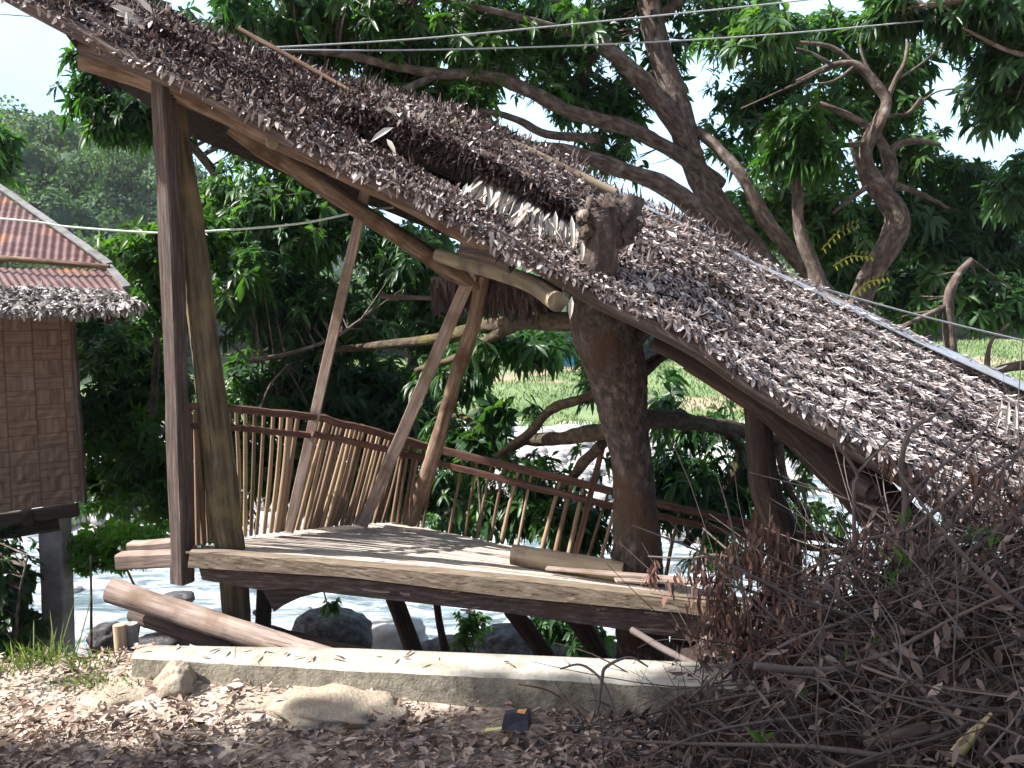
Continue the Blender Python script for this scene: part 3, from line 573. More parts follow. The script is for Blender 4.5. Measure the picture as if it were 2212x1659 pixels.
# floor slats, running from the left railing toward the right end
FL = [(400, 1190), (751, 1216), (1100, 1247), (1481, 1292), (1640, 1316)]      # front edge
fl3 = np.array([at(x, y, Yf(x) + .03) for x, y in FL]); bl3 = np.array([at(532, 1164, 4.85), at(640, 1145, 5.25), at(760, 1134, 5.5), at(850, 1127, 5.7)])
cr3 = np.array([at(850, 1127, 5.7), at(1000, 1155, 5.65), at(1102, 1176, 5.6), at(1320, 1228, 5.4), at(1640, 1300, 5.2)])
ns = 34
Lft = pl(np.vstack([at(400, 1189, 4.38), bl3]), np.linspace(0, 1, ns + 1)); Rt = pl([fl3[-1], cr3[-1]], np.linspace(0, 1, ns + 1))
mbf = MB()
def floorpt(s, t):
    """s from the front edge (0) to the back (1), t from left to right"""
    fr = pl(fl3, np.array([t]))[0]; l = pl(np.vstack([at(400, 1189, 4.38), bl3]), np.array([s]))[0]; r = pl([fl3[-1], cr3[-1]], np.array([s]))[0]
    bk = pl(cr3, np.array([t]))[0]
    return (1 - s) * fr + s * bk + (1 - t) * l + t * r - ((1 - s) * (1 - t) * fl3[0] + (1 - s) * t * fl3[-1] + s * (1 - t) * bl3[-1] + s * t * cr3[-1])
nt_ = 26
for i in range(ns):
    s0, s1 = (i + .04) / ns, (i + .93) / ns; dz = rng.normal(0, .003); V = []; G = []
    for j in range(nt_ + 1):
        t = j / nt_
        for s, h in ((s0, -.012), (s0, 0), (s1, 0), (s1, -.012)):
            p = floorpt(s, t) + np.array([0, 0, h + dz + .004 * math.sin(t * 17 + i * 2.3)]); V.append(p); G.append([p[1], p[2], p[0] + i * 3])
    q = [[j * 4 + k, j * 4 + (k + 1) % 4, j * 4 + 4 + (k + 1) % 4, j * 4 + 4 + k] for j in range(nt_) for k in range(4)]
    mbf.add(V, [q], rng.random(), G)
M['floor'] = pm('floor_slats', [(.3, (.50, .42, .35)), (.5, (.64, .56, .48)), (.7, (.75, .68, .61))], (60, 60, 2.5), bump=.4, bdist=.003, tint=[(0, (.46, .38, .31)), (1, (.76, .70, .63))], tmix=.5)
mbf.build('floor', M['floor'], HUT, False)
# joists below so the deck has depth
for k in range(5):
    t = .12 + k * .19; board(MB(), floorpt(.03, t) - [0, 0, .06], floorpt(.97, t) - [0, 0, .06], .05, .07, side=(1, 0, 0)).build('joist', M['timber_dark'], HUT, False)
# loose boards by the trunk
for pts_ in ([(1180, 1236, 4.5), (1480, 1262, 4.3)], [(1330, 1262, 4.15), (1500, 1268, 4.2)]):
    board(MB(), at(*pts_[0]) + [0, 0, .02], at(*pts_[1]) + [0, 0, .025], .05, .012, side=(0, 1, 0)).build('loose_board', M['timber_light'], HUT, False)
# cross timbers sticking out at the left
for a, b, hh in ([(283, 1182, 4.62), (420, 1172, 4.6), 22], [(258, 1211, 4.5), (440, 1204, 4.46), 34]):
    s = 4.5 / F; board(MB(), at(*a), at(*b), .09, hh * s, side=(0, 1, 0), ch=.01).build('cross_beam', M['timber_light'], HUT, False)
# --- posts
mb = MB()   # square post with two visible faces
C = [(353, 172), (362, 366), (372, 566), (382, 856), (391, 1115), (394, 1258)]; Yp = [4.35, 4.36, 4.38, 4.4, 4.42, 4.43]
P = np.array([at(c[0], c[1], y) for c, y in zip(C, Yp)]); Pc, _ = catmull(P, np.ones(6), 5)
hw = .044; ang = math.radians(24); ex = np.array([math.cos(ang), -math.sin(ang), 0]) ; ey = np.array([math.sin(ang), math.cos(ang), 0])
V = []; G = []
cs = [(-hw, -hw + .008), (-hw + .008, -hw), (hw - .008, -hw), (hw, -hw + .008), (hw, hw - .008), (hw - .008, hw), (-hw + .008, hw), (-hw, hw - .008)]
for i, p in enumerate(Pc):
    k = 1 + .05 * math.sin(i * .8) + rng.normal(0, .015)
    for (a_, b_) in cs: V.append(p + (ex * a_ + ey * b_) * k); G.append([a_, b_, p[2]])
n8 = len(Pc); q = [[i * 8 + k, i * 8 + 8 + k, i * 8 + 8 + (k + 1) % 8, i * 8 + (k + 1) % 8] for i in range(n8 - 1) for k in range(8)]
mb.add(V, [q], .5, G); mb.add(V[:8], [[list(range(8))]], .5, G[:8]); mb.add(V[-8:], [[list(range(7, -1, -1))]], .5, G[-8:])
mb.build('post', M['timber'], HUT, False)
tubepx(MB(), [(372, 190, 4.5, 25), (385, 300, 4.5, 25), (402, 430, 4.5, 27), (420, 549, 4.5, 29), (437, 700, 4.5, 30), (452, 822, 4.5, 31), (470, 960, 4.5, 33), (486, 1115, 4.5, 33), (500, 1200, 4.5, 33), (512, 1350, 4.55, 30), (520, 1480, 4.6, 30)], 22, 6, bump=.045).build('post', M['roundpost'], HUT)
tubepx(MB(), [(572, 1262, 4.62, 17), (568, 1350, 4.65, 18), (566, 1470, 4.7, 18)], 12, 5, bump=.05).build('stilt', M['timber_dark'], HUT)
for pp in ([(850, 1290, 5.1, 20), (874, 1350, 5.1, 19), (905, 1440, 5.1, 20)], [(943, 1300, 5.2, 8), (950, 1350, 5.2, 8), (970, 1440, 5.2, 12)],
           [(1105, 1315, 5.0, 20), (1145, 1370, 5.0, 19), (1195, 1440, 5.0, 21)], [(1250, 1340, 4.9, 22), (1285, 1400, 4.9, 22), (1310, 1460, 4.9, 22)]):
    tubepx(MB(), pp, 12, 5, bump=.05).build('stilt', M['timber_dark'], HUT)
def plank(a, b, wpx, name='prop', th=.02, mat='timber_light'):
    p0, p1 = at(*a), at(*b); board(MB(), p0, p1, wpx * (a[2] + b[2]) / 2 / F, th, side=(1, -.12, 0), n=8, ch=.003, wob=.001).build(name, M[mat], HUT, False)
plank((790, 415, 4.9), (623, 1148, 5.08), 22); plank((1035, 553, 5.0), (782, 1136, 5.42), 27)
tubepx(MB(), [(1048, 572, 5.05, 15), (1022, 703, 5.15, 17), (984, 815, 5.25, 15), (953, 925, 5.35, 16), (922, 1027, 5.42, 17), (884, 1128, 5.5, 18)], 16, 6, bump=.07).build('post', M['pole'], HUT)
plank((1309, 935, 5.35), (1240, 1210, 5.45), 13, mat='rail', th=.03)
tubepx(MB(), [(1632, 850, 4.3, 26), (1640, 950, 4.3, 29), (1655, 1060, 4.32, 32), (1690, 1160, 4.35, 36), (1700, 1330, 4.4, 38), (1705, 1600, 4.4, 36)], 16, 6, bump=.06).build('post', M['timber_dark'], HUT)
tubepx(MB(), [(1668, 1000, 4.6, 9), (1640, 1100, 4.6, 12), (1622, 1250, 4.6, 14)], 10, 5, bump=.06).build('prop', M['rail'], HUT)
for (x, y, Y, r, dx, dy) in ((1043, 572, 5.0, 20, 4, 30), (372, 205, 4.4, 34, 2, 22), (452, 212, 4.25, 17, 20, 10), (1165, 620, 4.2, 24, 10, 6), (1636, 880, 4.3, 30, 3, 24), (700, 345, 4.2, 15, 10, 6)):
    for k in range(3): tubepx(MB(), [(x + dx * k / 3, y + dy * k / 3, Y, r), (x + dx * (k / 3 + .18), y + dy * (k / 3 + .18), Y, r)], 14, 1).build('lashing', M['timber_dark'], HUT)
# --- railings (left/back, corner, right), each with rails and balusters
def railing(tops, lows, feet, bal, name='railing', lw=(15, 13), mat=M['rail'], nb=None):
    top3 = [at(*p) for p in tops]; low3 = [at(*p) for p in lows]; ft = [at(*p) for p in feet]
    m = MB()
    for i in range(len(top3) - 1): board(m, top3[i], top3[i + 1], .035, lw[0] * tops[i][2] / F, side=(0, 1, 0), n=5, ch=.003)
    rl = m.build(name, mat, HUT, False)
    m = MB()
    for i in range(len(low3) - 1): board(m, low3[i], low3[i + 1], .03, lw[1] * lows[i][2] / F, side=(0, 1, 0), n=5, ch=.003)
    under(rl, HUT, m, 'lower_rail', mat, False)
    for (t, r, rd, fl) in bal:
        a = pl(top3, np.array([t]))[0] - [0, 0, .02]; b = pl(ft, np.array([r]))[0]
        m = MB(); mid = (a + b) / 2 + rng.normal(0, .004, 3); off = np.array([0, .026, 0])
        tube(m, [a + off, mid + off, b + off * .5], [rd * 1.0, rd * 1.15, rd * 1.25], 8, 3, bump=.045, tint=fl)
        under(rl, HUT, m, 'baluster', M['stick'])
    return rl
# balusters are placed by their pixel columns
def bals(tops, feet, pairs):
    T = np.array([p[0] for p in tops], float); Fp = np.array([p[0] for p in feet], float); out = []
    t3 = np.array([at(*p) for p in tops]); f3 = np.array([at(*p) for p in feet])
    def frac(P3, xs, x):
        s = np.concatenate([[0], np.cumsum(np.linalg.norm(np.diff(P3, axis=0), axis=1))]); s /= s[-1]; return float(np.interp(x, xs, s))
    for (xt, xf, r) in pairs: out.append((frac(t3, T, xt), frac(f3, Fp, xf), r, rng.random()))
    return out
t1 = [(395, 877, 4.42), (520, 884, 4.6), (680, 900, 5.0)]; l1 = [(395, 917, 4.44), (520, 925, 4.62), (668, 940, 5.02)]; f1 = [(400, 1182, 4.45), (532, 1158, 4.85), (640, 1143, 5.1)]
railing(t1, l1, f1, bals(t1, f1, [(404, 412, .013), (417, 424, .011), (418, 436, .013), (437, 447, .012), (456, 466, .011), (472, 480, .012), (490, 497, .011), (506, 512, .010), (526, 528, .010), (545, 540, .009), (564, 552, .009), (584, 568, .010), (602, 582, .011), (620, 596, .017), (638, 606, .013)]))
t2 = [(680, 900, 5.02), (780, 925, 5.3), (870, 949, 5.62)]; l2 = [(672, 936, 5.0), (770, 957, 5.28), (872, 976, 5.6)]; f2 = [(600, 1150, 5.0), (720, 1137, 5.3), (850, 1128, 5.62)]
prs = [(692 + 9.3 * i + rng.normal(0, 1.5), 632 + 10.1 * i + rng.normal(0, 1.5), rng.uniform(.008, .0125)) for i in range(20)]
railing(t2, l2, f2, bals(t2, f2, prs))
t3 = [(862, 948, 5.62), (950, 972, 5.7), (1130, 1014, 5.65), (1321, 1061, 5.6), (1450, 1095, 5.5), (1620, 1132, 5.4), (1830, 1172, 5.3)]
l3 = [(862, 976, 5.64), (952, 1001, 5.7), (1130, 1046, 5.65), (1317, 1092, 5.6), (1450, 1120, 5.5), (1620, 1160, 5.4), (1830, 1195, 5.3)]
f3 = [(840, 1128, 5.66), (1000, 1158, 5.68), (1102, 1178, 5.62), (1320, 1228, 5.5), (1640, 1300, 5.3), (1860, 1345, 5.2)]
prs = [(872 + i * 11, 846 + i * 11, .010) for i in range(7)] + [(1000, 970, .008), (1030, 1005, .008), (1062, 1030, .008), (1090, 1060, .009), (1120, 1082, .011), (1148, 1118, .008), (1212, 1170, .012), (1236, 1200, .014), (1262, 1228, .013), (1315, 1268, .009), (1338, 1296, .010), (1470, 1440, .010), (1530, 1500, .010), (1580, 1550, .01)]
railing(t3, l3, f3, bals(t3, f3, prs), lw=(16, 14))
# --- roof poles below the eave
def pole(pts, name='roof_pole', mat='timber', seg=16, bump=.03, knots=0, res=6):
    return tubepx(MB(), pts, seg, res, bump=bump, knots=knots).build(name, M[mat], HUT)
pole([(-60, -62, 4.25, 20), (60, 8, 4.22, 20), (150, 55, 4.2, 20), (230, 100, 4.18, 17), (362, 164, 4.14, 15), (535, 256, 4.1, 14), (650, 318, 4.06, 14), (850, 416, 4.0, 14), (1000, 492, 3.98, 14), (1150, 570, 3.95, 14), (1276, 640, 3.93, 14)], 'eave_pole', 'timber', bump=.02)
pole([(1180, 585, 3.96, 16), (1276, 642, 3.94, 17), (1481, 742, 3.9, 18), (1631, 840, 3.88, 20), (1784, 935, 3.85, 22), (1960, 1034, 3.8, 24), (2140, 1150, 3.75, 24), (2400, 1290, 3.7, 24)], 'eave_pole', 'timber', bump=.03)
pole([(-60, -95, 4.35, 22), (80, -18, 4.3, 24), (190, 50, 4.28, 20), (300, 104, 4.25, 12)], 'eave_pole', 'timber_dark')
pole([(178, 103, 4.3, 17), (260, 130, 4.28, 17), (370, 172, 4.26, 17), (460, 215, 4.24, 15), (700, 345, 4.2, 13), (900, 445, 4.15, 12)], 'beam', 'timber', knots=.3)
pole([(178, 132, 4.38, 20), (280, 160, 4.38, 22), (380, 195, 4.38, 26), (520, 252, 4.36, 30), (640, 312, 4.32, 30), (750, 366, 4.3, 28), (900, 440, 4.25, 26), (1040, 520, 4.2, 26), (1100, 556, 4.18, 24)], 'beam', 'pole', bump=.04)
pole([(500, 270, 4.6, 22), (560, 310, 4.65, 26), (640, 362, 4.75, 22), (740, 432, 4.8, 19), (850, 502, 4.9, 19), (960, 575, 5.0, 20), (1040, 620, 5.1, 18)], 'brace', 'pole', bump=.05)
pole([(583, 308, 4.36, 11), (590, 312, 4.2, 11)], 'peg', 'bamboo_old', bump=0, res=2)
pole([(945, 551, 4.75, 16), (1040, 578, 4.6, 17), (1120, 602, 4.4, 19), (1165, 622, 4.2, 22), (1204, 652, 3.92, 22)], 'bamboo_beam', 'bamboo_old', knots=.28, bump=.015)
pole([(1000, 535, 4.25, 22), (1060, 545, 4.2, 26), (1110, 565, 4.15, 24)], 'beam', 'timber', bump=.06)
pole([(1410, 738, 4.15, 16), (1480, 775, 4.15, 18), (1610, 850, 4.15, 20), (1700, 920, 4.12, 30), (1780, 985, 4.1, 42), (1870, 1065, 4.05, 56), (1960, 1160, 4.0, 66), (2050, 1270, 3.95, 66), (2180, 1440, 3.85, 60)], 'beam', 'timber_dark', bump=.05, seg=20)
pole([(1480, 790, 4.3, 9), (1560, 840, 4.3, 10), (1650, 900, 4.3, 10)], 'brace', 'rail')
pole([(1850, 1040, 3.98, 26), (1885, 1062, 3.92, 25), (1890, 1065, 3.9, 6)], 'knot', 'timber', bump=.04)
# hanging thatch panel under the far side of the roof
Pq = [at(930, 600, 5.3), at(1210, 600, 5.0), at(1210, 655, 5.1), at(935, 640, 5.4)]
mb = prism(MB(), Pq, (0, .03, .01)); n = 500; u = rng.random(n)[:, None]; v = rng.random(n)[:, None]
Pp = (np.array(Pq[0]) * (1 - u) + np.array(Pq[1]) * u) * (1 - v) + (np.array(Pq[3]) * (1 - u) + np.array(Pq[2]) * u) * v - [0, .01, 0]
chips(mb, Pp, np.tile([.1, 0, -1.], (n, 1)) + rng.normal(0, .15, (n, 3)), np.tile([0, -1., 0], (n, 1)), rng.uniform(.08, .16, n), np.full(n, .008), rng.normal(0, .1, n), rng.uniform(.15, .5, n))
mb.build('thatch_panel', M['thatch'], HUT, False)
pole([(820, 640, 5.5, 5), (960, 645, 5.45, 5), (1190, 648, 5.3, 6)], 'batten', 'timber')
# --- thatch
Ep = [(-110, -75, 4.25), (0, -18, 4.22), (120, 35, 4.2), (191, 72, 4.2), (246, 102, 4.18), (362, 166, 4.14), (444, 208, 4.12), (526, 248, 4.1), (649, 300, 4.05), (713, 340, 4.03), (850, 403, 4.0), (952, 466, 3.98), (1037, 512, 3.97), (1140, 562, 3.95), (1276, 622, 3.93), (1481, 708, 3.9), (1549, 766, 3.88), (1665, 850, 3.87), (1784, 917, 3.85), (1914, 989, 3.8), (2060, 1070, 3.76), (2260, 1180, 3.7), (2400, 1260, 3.66)]
Up = [(60, -106, 4.95), (180, -26, 4.95), (250, 24, 4.95), (410, 88, 4.93), (560, 144, 4.9), (730, 204, 4.87), (901, 274, 4.84), (1037, 322, 4.8), (1174, 376, 4.78), (1242, 402, 4.76), (1396, 472, 4.7), (1481, 505, 4.67), (1600, 572, 4.62), (1800, 668, 4.56), (2000, 765, 4.5), (2212, 872, 4.45), (2400, 965, 4.4), (2600, 1060, 4.35)]
E3 = np.array([at(*p) for p in Ep]); U3 = np.array([at(*p) for p in Up])
def rp(X, v):
    X = np.asarray(X, float); v = np.asarray(v, float)
    e = np.stack([X, np.interp(X, E3[:, 0], E3[:, 1]), np.interp(X, E3[:, 0], E3[:, 2])], -1); r = np.stack([X, np.interp(X, U3[:, 0], U3[:, 1]), np.interp(X, U3[:, 0], U3[:, 2])], -1)
    return e * (1 - v[..., None]) + r * v[..., None]
RN = nrm(np.array([.364, -.494, .79]))
ED = nrm(np.array([.877, -.1, -.466])); SD = nrm(np.array([-.2, -.8, -.45]))
Xa, Xb = at(700, 250, 4.4)[0], at(1275, 440, 4.4)[0]
def sag(X):   # 1 where the lower course has slumped away from the upper one
    t = np.clip((X - Xa) / (Xb - Xa), 0, 1); return np.sin(np.pi * t) ** .5 * ((X > Xa) & (X < Xb))
def surf(X, v, upper):
    p = rp(X, v); b = .03 * (vnoise(X, v, 3.3, 5) - .5) + .028 * (1 - np.mod(v * 9 + .35 * np.sin(X * 2.3) + .5 * vnoise(X, v * 0, 4, 3), 1))
    if upper: off = .05 + .085 * sag(X) + b
    else: off = .01 - .15 * sag(X) * np.exp(-((v - .5) / .17) ** 2) + b
    return p + RN * off[..., None]
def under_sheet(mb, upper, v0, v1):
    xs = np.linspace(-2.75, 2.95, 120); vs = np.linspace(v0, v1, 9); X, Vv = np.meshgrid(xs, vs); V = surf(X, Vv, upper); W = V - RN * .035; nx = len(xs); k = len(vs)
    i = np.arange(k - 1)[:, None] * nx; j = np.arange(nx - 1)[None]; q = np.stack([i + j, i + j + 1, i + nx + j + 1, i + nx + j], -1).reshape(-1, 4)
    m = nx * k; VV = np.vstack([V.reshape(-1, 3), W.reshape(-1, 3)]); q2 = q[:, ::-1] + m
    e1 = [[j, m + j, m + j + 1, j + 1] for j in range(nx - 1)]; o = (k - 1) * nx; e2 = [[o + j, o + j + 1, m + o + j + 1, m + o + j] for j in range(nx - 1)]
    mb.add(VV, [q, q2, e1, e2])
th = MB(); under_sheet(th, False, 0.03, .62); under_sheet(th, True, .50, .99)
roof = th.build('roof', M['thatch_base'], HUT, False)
cm = MB()
trunk_hole = lambda px, py: (np.abs(px - 1295) < 40) & (py > 430) & (py < 620)
for upper, n, v0, v1 in ((False, 56000, -.02, .60), (True, 64000, .47, 1.0)):
    X = rng.uniform(-2.7, 2.9, n); v = rng.uniform(v0, v1, n)
    vv = v; v = np.clip(np.where(rng.random(n) < .55, vv, v), v0, v1)
    hole = (not upper) * sag(X) * (v > .36)
    keep = rng.random(n) > hole * .93; X, v = X[keep], v[keep]; n = len(X)
    P = surf(X, v, upper) + RN * rng.uniform(-.005, .03, n)[:, None]
    r = np.clip((X + 1.2) / 2.5, 0, 1)[:, None]        # further right the leaflets lie flatter and along the roof
    D = SD * (1 - .45 * r) + ED * (.75 * r) + RN * rng.uniform(-.1, .65, (n, 1)) * (1 - .7 * r) + rng.normal(0, .42, (n, 3)) * (1 - .4 * r)
    N_ = RN + rng.normal(0, .5, (n, 3)) * (1 - .35 * r)
    L = rng.uniform(.012, .034, n); big = rng.random(n) < .05; L[big] *= 1.8
    pale = .31 + .47 * r[:, 0] + .16 * (vnoise(X, v, 5, 8) - .5) + .1 * (v < .12)
    t = np.clip(rng.normal(0, .22, n) + pale + .45 * (rng.random(n) < .10 + .16 * r[:, 0]), 0, 1)
    chips(cm, P, D, N_, L, L * rng.uniform(.10, .24, n), rng.normal(0, .5, n), t)
# fringe at the eave and along the overhang
n = 2600; X = rng.uniform(-2.6, 2.8, n); P = surf(X, rng.uniform(-.02, .04, n), False)
chips(cm, P, SD + np.array([0, 0, -.7]) + rng.normal(0, .35, (n, 3)), RN + rng.normal(0, .3, (n, 3)), rng.uniform(.025, .065, n), rng.uniform(.004, .011, n), rng.normal(0, .4, n), np.clip(rng.normal(.72, .25, n), 0, 1))
n = 3200; X = rng.uniform(Xa, Xb, n); P = surf(X, rng.uniform(.47, .56, n), True) - RN * rng.uniform(0, .09, (n, 1))
chips(cm, P, SD + np.array([0, 0, -.3]) + rng.normal(0, .4, (n, 3)), RN + rng.normal(0, .4, (n, 3)), rng.uniform(.03, .07, n), rng.uniform(.003, .007, n), rng.normal(0, .4, n), np.clip(rng.normal(.28, .2, n), 0, 1))
# bristles standing up along the ridge
n = 1500; X = rng.uniform(-2.6, 1.2, n); P = surf(X, rng.uniform(.9, 1, n), True)
chips(cm, P, np.array([.1, .1, 1.]) + rng.normal(0, .5, (n, 3)), np.array([0, -1, .2]) + rng.normal(0, .4, (n, 3)), rng.uniform(.03, .09, n), rng.uniform(.002, .006, n), rng.normal(0, .5, n), np.clip(rng.normal(.35, .22, n), 0, 1))
th_o = under(roof, HUT, cm, 'thatch', M['thatch'], False)
# pale hanging leaflets exposed in the hole
mb = MB(); n = 95
X = np.sort(rng.uniform(at(1018, 400, 4.25)[0], at(1262, 480, 4.2)[0], n)); P = surf(X, np.full(n, .53), False) * .4 + surf(X, np.full(n, .50), True) * .6
L = rng.uniform(.30, .50, n); W = rng.uniform(.005, .013, n)
D = SD + RN * .04 + np.array([0, 0, -.10]) + np.stack([rng.normal(-.05, .13, n), rng.normal(-.04, .05, n), rng.normal(0, .05, n)], -1)
for k in range(2):
    chips(mb, P + rng.normal(0, .008, (n, 3)), D + rng.normal(0, .07, D.shape), RN + rng.normal(0, .5, (n, 3)), L * rng.uniform(.6, 1, n), W, rng.normal(-.05, .09, n), rng.uniform(.0, 1, n))
M['pale'] = leafmat('pale_leaflets', [(0, (.30, .25, .21)), (.5, (.55, .50, .43)), (1, (.76, .73, .66))], trans=.1, rough=.55, spec=.3, tcol=1)
under(roof, HUT, mb, 'bare_leaflets', M['pale'], True)
# scattered big curled leaves
for (x, y, Yy, dx, dz, L, W) in ((860, 250, 4.35, -.6, .5, .10, .012), (850, 275, 4.3, -.7, -.3, .13, .015), (835, 300, 4.25, .5, -.6, .08, .012), (1200, 455, 4.0, 0, -1, .09, .010), (1235, 465, 4.0, .05, -1, .12, .012), (1258, 520, 3.95, 0, -1, .08, .01),
                                 (300, 40, 4.5, -.7, .5, .17, .02), (310, 45, 4.5, -.8, .35, .17, .02), (318, 55, 4.5, -.85, .2, .17, .02), (330, 30, 4.5, -.5, .8, .12, .015), (1010, 395, 4.1, -.4, -.8, .07, .01), (1235, 640, 3.9, -.1, -1, .09, .012), (1660, 590, 4.5, -.4, .7, .08, .01), (2180, 865, 4.1, -.2, -1, .16, .012), (2165, 860, 4.1, -.3, -1, .14, .011), (2195, 870, 4.1, -.1, -1, .17, .012), (1780, 650, 4.4, .1, 1, .07, .01)):
    mb = MB(); leaves(mb, at(x, y, Yy)[None], np.array([[dx, -.2, dz]]), np.array([[0., -1, .3]]), np.array([L]), np.array([W]), .3, .4, np.array([rng.uniform(.5, 1)])); under(roof, HUT, mb, 'loose_leaflet', M['pale'])
# ridge: bamboo pole on the left part, zinc cap on the right part, lying frond and stick
pole([(60, -105, 4.98, 18), (250, -2, 4.88, 18), (420, 72, 4.86, 13), (560, 124, 4.84, 12), (740, 190, 4.82, 11), (901, 257, 4.76, 10), (1030, 302, 4.74, 8)], 'ridge_pole', 'timber')
pole([(1040, 290, 4.6, 9), (1130, 322, 4.6, 10), (1250, 380, 4.58, 10), (1330, 416, 4.55, 9)], 'ridge_pole', 'bamboo_old')
pole([(515, 62, 4.75, 5), (610, 114, 4.7, 5.5), (745, 190, 4.62, 4.5), (800, 218, 4.55, 3.5)], 'batten', 'pole')
pole([(745, 372 - 60, 4.1, 3), (850, 372, 4.02, 2.5), (960, 440, 4.0, 2.5), (1100, 510, 3.93, 2.5), (1200, 575, 3.88, 2.5)], 'batten', 'timber_dark')
mb = MB(); cap_t = [(1385, 444, 4.78), (1481, 488, 4.74), (1631, 566, 4.7), (1800, 643, 4.65), (2000, 738, 4.58), (2212, 832, 4.5), (2420, 920, 4.45)]
cap_b = [(1385, 450, 4.6), (1481, 500, 4.55), (1631, 586, 4.5), (1800, 672, 4.44), (2000, 770, 4.37), (2212, 868, 4.3), (2420, 962, 4.25)]
t = np.linspace(0, 1, 40); a = pl([at(p[0], p[1] - 6, p[2] - .10) for p in cap_t], t); b = a * .58 + .42 * pl([at(p[0], p[1] - 2, p[2] - .16) for p in cap_b], t); c = a + np.array([.1, .25, -.14])
rows = [b + [0, 0, -.004], b, (a + b) / 2 + RN * .004, a, (a + c) / 2 + [0, 0, .004], c]; K = 6; V = np.stack(rows, 1).reshape(-1, 3)
V2 = V - RN * .003; q = [[i * K + k, (i + 1) * K + k, (i + 1) * K + k + 1, i * K + k + 1] for i in range(39) for k in range(K - 1)]
mb.add(V, [q]); mb.add(V2, [[r_[::-1] for r_ in q]]); mb.build('ridge_cap', M['zinc'], HUT)
# far slope of the roof, seen only from below or behind
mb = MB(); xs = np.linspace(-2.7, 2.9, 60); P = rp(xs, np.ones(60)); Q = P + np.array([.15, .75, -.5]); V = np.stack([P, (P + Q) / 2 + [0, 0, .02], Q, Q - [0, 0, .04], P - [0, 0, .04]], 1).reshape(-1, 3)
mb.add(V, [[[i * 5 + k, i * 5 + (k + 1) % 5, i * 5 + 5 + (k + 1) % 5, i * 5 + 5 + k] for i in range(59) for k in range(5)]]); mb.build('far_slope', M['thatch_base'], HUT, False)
# ================================================================ trees
HOLES = [([(1095, 205), (1180, 215), (1185, 280), (1100, 275)], .95), ([(945, 122), (992, 128), (990, 158), (950, 155)], .95), ([(1350, 385), (1440, 365), (1520, 500), (1440, 480)], .93),
         ([(1484, 120), (1530, 130), (1540, 250), (1500, 260)], .75), ([(1520, 318), (1592, 335), (1590, 390), (1530, 385)], .95), ([(1993, 110), (2110, 120), (2105, 215), (1990, 205)], .7),
         ([(2040, 270), (2190, 285), (2186, 352), (2050, 350)], .97), ([(1330, 150), (1390, 160), (1430, 260), (1380, 260)], .5), ([(1130, 330), (1290, 395), (1290, 330), (1210, 300)], .7),
         ([(-400, -400), (330, -400), (330, 90), (100, 90), (100, 600), (-400, 600)], 1.), ([(-50, 300), (325, 300), (325, 480), (-50, 560)], 1.),
         ([(1052, 860), (1090, 810), (1190, 795), (1250, 760), (1290, 860), (1315, 925), (1100, 945)], .93), ([(1080, 950), (1320, 935), (1320, 1062), (1150, 1020)], .86),
         ([(1395, 740), (1500, 775), (1600, 850), (1600, 905), (1400, 900)], .86), ([(1690, 1010), (1760, 1000), (1850, 1080), (1850, 1120), (1700, 1120)], .85), ([(1450, 930), (1600, 940), (1600, 1020), (1480, 1060)], .6),
         ([(1740, 1140), (1860, 1160), (1850, 1300), (1760, 1300)], .85), ([(1440, 1120), (1610, 1150), (1600, 1240), (1450, 1240)], .8),
         ([(1900, 700), (2250, 715), (2250, 830), (2050, 800)], .92), ([(1190, 762), (1262, 762), (1262, 800), (1190, 800)], 1.),
         ([(30, 1235), (470, 1235), (470, 1420), (30, 1420)], .97), ([(590, 1285), (1240, 1320), (1240, 1430), (590, 1420)], .97)]
DENS = 1.45
def crown(blobs, mb, size=1., nl=11, tint=None, Lf=.17, Wf=.021, droop=.5, core=None, holes=True, spread=1., mult=1.):
    """blobs: (x, y, rx, ry, Y, rY, count) in photo pixels and metres of depth; rosettes fill each lobe's volume"""
    tips = []
    for (x, y, rx, ry, Y, rY, n) in blobs:
        n = int(n * DENS * mult)
        c = at(x, y, Y); s = Y / F; d = nrm(rng.normal(size=(n, 3))); rr = rng.random(n) ** .42
        k = 1 + .2 * np.sin(d[:, 0] * 4 + x) + .2 * np.sin(d[:, 2] * 5 + y)
        P = c + d * (rr * k)[:, None] * np.array([rx * s, rY, ry * s])
        # clump: pull rosettes toward sub-centres so gaps stay open
        m = max(3, n // 14); sc = P[rng.integers(0, n, m)]; w_ = rng.integers(0, m, n); P = np.where(rng.random((n, 1)) < .6, P * .45 + sc[w_] * .55, P)
        if holes:
            px, py = proj(P); kill = np.zeros(n, bool)
            for poly, pr in HOLES: kill |= inpoly(px, py, poly) & (rng.random(n) < pr)
            kill |= (P[:, 1] < 6.0) & (px > 300) & (px < 1500) & (py < 1250) & (Y > 6.2)
            P = P[~kill]; d = d[~kill]
        if len(P) == 0: continue
        ax = d * .6 + rng.normal(0, .45, d.shape) + np.array([0, 0, .55])
        t = np.clip(vnoise(P[:, 0] + P[:, 1], P[:, 2], 1.1, 3) * .8 + rng.normal(0, .16, len(P)), 0, 1) if tint is None else np.clip(rng.normal(tint, .2, len(P)), 0, 1)
        rosettes(mb, P, ax, nl, Lf * size, Wf * size, spread, droop, t); tips.append((c, P))
    return tips
